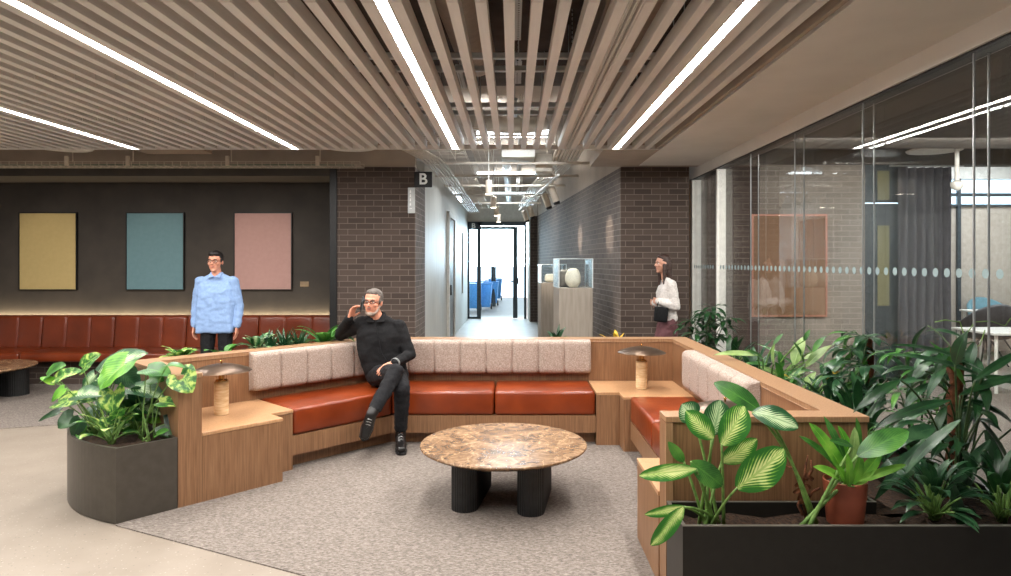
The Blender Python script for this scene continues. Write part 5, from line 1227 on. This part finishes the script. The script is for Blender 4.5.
fuse(mb, 'jumper', M['white_knit'], r, .007, 4, wrinkle(.007, 11, 8))
mb = MB(); hull(mb, [(B(.03, .07, .88), .10), (B(.03, -.07, .88), .10), (B(-.06, -.06, .58), .11), (B(.05, .06, .58), .12)]); fuse(mb, 'skirt', M['plum_skirt'], r, .008, 3, wrinkle(.006, 14))
mb = MB()
for a, b_, c_ in LG: cap(mb, b_.lerp(a, .2), b_, .062, .054); cap(mb, b_, c_.lerp(b_, .06), .05, .038)
fuse(mb, 'leggings', M['denim_black'], r, .006, 2)
for a, b_, c_ in LG:
    mb = MB(); dz = -.03 if c_.z < .12 else -.02; hull(mb, [(c_+V((.02, 0, dz)), .036), (c_+V((-.10, 0, dz-.008-(0 if c_.z < .12 else .06))), .034), (c_+V((-.17, 0, dz-.016-(0 if c_.z < .12 else .09))), .026)]); fuse(mb, 'shoe', M['boot'], r, .006, 2)
mb = MB(); hd.el(mb, 0, -.024, .048, .084, .092, .086); hd.el(mb, 0, .02, .095, .062, .055, .03)
hull(mb, [(hd.p(-.05, -.05, .02), .045), (hd.p(.05, -.05, .02), .045), (hd.p(-.055, -.07, -.16), .035), (hd.p(.055, -.07, -.16), .035)])
hull(mb, [(hd.p(-.055, -.07, -.16), .035), (hd.p(.055, -.07, -.16), .035), (hd.p(-.04, -.05, -.32), .02), (hd.p(.04, -.06, -.34), .02)])
cap(mb, hd.p(.065, .0, -.02), hd.p(.075, .01, -.30), .028, .016); cap(mb, hd.p(-.065, .0, -.02), hd.p(-.075, .01, -.26), .028, .016)
fuse(mb, 'hair', M['hair_brown'], r, .006, 3, wrinkle(.004, 30))
bag = empty('handbag', tuple(B(-.09, -.16, .98)), label='small black bag held at the hip by the walking woman', cat='bag')
m = MB(); m.obox(B(-.09, -.185, .98), (.16, .06, .18), Matrix.Rotation(.1, 3, 'Y'), .02, 3); m.build('body', M['black_cloth'], bag)
m = MB(); m.tube([B(-.14, -.185, 1.06), B(-.12, -.19, 1.13), B(-.07, -.19, 1.13), B(-.04, -.185, 1.06)], .006, 6); m.build('strap', M['black_cloth'], bag)
bpy.data.scenes.remove(TMP)
# ================================================================ light, camera, render look
def area(name, loc, rot, sx, sy, power, col=(1, .965, .92), spread=None):
    l = bpy.data.lights.new(name, 'AREA'); l.shape = 'RECTANGLE'; l.size = sx; l.size_y = sy; l.energy = power; l.color = col
    if spread: l.spread = spread
    o = bpy.data.objects.new(name, l); COL.objects.link(o); o.location = loc; o.rotation_euler = rot; o.visible_camera = True; return o
for x in LEDS+[-5.87]:
    area('line_lamp', (x, 4.22, H+.004), (0, 0, 0), .05, 6.0, 100)
area('cove_lamp', (-6.1, 9.32, .83), (PI-.12, 0, 0), 7.4, .03, 30, (1, .80, .52))
def spotl(name, loc, tgt, power, ang_=40, blend=.6, col=(1, .88, .74), r_=.04):
    l = bpy.data.lights.new(name, 'SPOT'); l.energy = power; l.spot_size = math.radians(ang_); l.spot_blend = blend; l.color = col; l.shadow_soft_size = r_
    o = bpy.data.objects.new(name, l); COL.objects.link(o); o.location = loc; o.rotation_euler = (V(tgt)-V(loc)).to_track_quat('-Z', 'Y').to_euler(); return o
spotl('spot_lamp', (.5, 9.6, 2.4), (.83, 9.0, 1.38), 110, 30)
spotl('spot_lamp', (.45, 10.6, 2.4), (.66, 11.25, 1.33), 80, 30)
spotl('spot_lamp', (.35, 9.3, 2.45), (1.35, 9.25, 2.0), 45, 30)
spotl('spot_lamp', (.30, 11.6, 2.4), (1.2, 11.5, 2.0), 45, 30)
for y in (8.9, 11.1, 13.0, 15.1): spotl('downlight_lamp', (-.32, y, 2.49), (-.32, y, 0), 30, 80)
for px in (48.3, 155.4, 263.2): spotl('picture_fill', (xp(px, 9.33), 7.6, 2.78), (xp(px, 9.33), 9.3, 1.65), 18, 50, .8)  # added fill spots to brighten the alcove pictures, no fixtures modelled
for (x, y, z, l_) in ((0, 8.3, 3.16, .9), (.05, 11.2, 3.05, 1.2), (0, 14.5, 3.05, 1)):
    area('tube_lamp', (x, y, z), (0, 0, 0), l_, .05, 22, (.92, .97, 1)); area('tube_lamp', (x, y, z+.1), (PI, 0, 0), l_, .05, 9, (.92, .97, 1))
# ceiling downlights over the seating group and planter (between the battens)
for (x, y, tx, ty, p, a) in ((.35, 3.4, .4, 3.4, 0, 60),):
    if p: spotl('downlight_lamp', (x, y, H+.05), (tx, ty, 0), p, a)
area('room_fill', (4.4, 6.6, H-.01), (.45, 0, 0), 3.2, .5, 190, (1, .95, .88))  # two unseen fills added to brighten the room behind the glass
area('room_fill', (7.5, 10.5, 3.5), (0, 0, 0), 2.5, 1.5, 120, (.9, .96, 1))
area('daylight', (0, 21.5, 2.6), (PI/2+.5, 0, PI), 4, 2.6, 800, (.82, .93, 1))

w = bpy.data.worlds.new('World'); bpy.context.scene.world = w; w.use_nodes = True; nt = w.node_tree; nt.nodes.clear()
out = nt.nodes.new('ShaderNodeOutputWorld'); bg = nt.nodes.new('ShaderNodeBackground'); tc = nt.nodes.new('ShaderNodeTexCoord'); sp = nt.nodes.new('ShaderNodeSeparateXYZ')
nt.links.new(tc.outputs['Generated'], sp.inputs[0]); rp = nt.nodes.new('ShaderNodeValToRGB'); nt.links.new(sp.outputs[1], rp.inputs[0])
rp.color_ramp.elements[0].position = .05; rp.color_ramp.elements[0].color = (.28, .27, .26, 1); rp.color_ramp.elements[1].position = .5; rp.color_ramp.elements[1].color = (2.3, 2.5, 2.7, 1)
nt.links.new(rp.outputs[0], bg.inputs[0]); bg.inputs[1].default_value = 1.0; nt.links.new(bg.outputs[0], out.inputs[0])

sc = bpy.context.scene
cd = bpy.data.cameras.new('camera'); cam = bpy.data.objects.new('camera', cd); COL.objects.link(cam); sc.camera = cam
cam.location = (0, 0, EYE); cam.rotation_euler = (PI/2, 0, 0); cd.sensor_fit = 'HORIZONTAL'; cd.sensor_width = 36; cd.lens = F/1011*36; cd.clip_start = .05; cd.clip_end = 200
cd.shift_x = -(VX-505.5)/1011; cd.shift_y = -(288-VY)/1011
sc.view_settings.view_transform = 'Standard'; sc.view_settings.look = 'None'; sc.view_settings.gamma = 1; sc.view_settings.exposure = .48; sc.view_settings.use_curve_mapping = False
sc.cycles.max_bounces = 8; sc.cycles.diffuse_bounces = 4; sc.cycles.transparent_max_bounces = 16; sc.cycles.caustics_reflective = False; sc.cycles.caustics_refractive = False
sc.cycles.use_denoising = True; sc.cycles.sample_clamp_indirect = 8
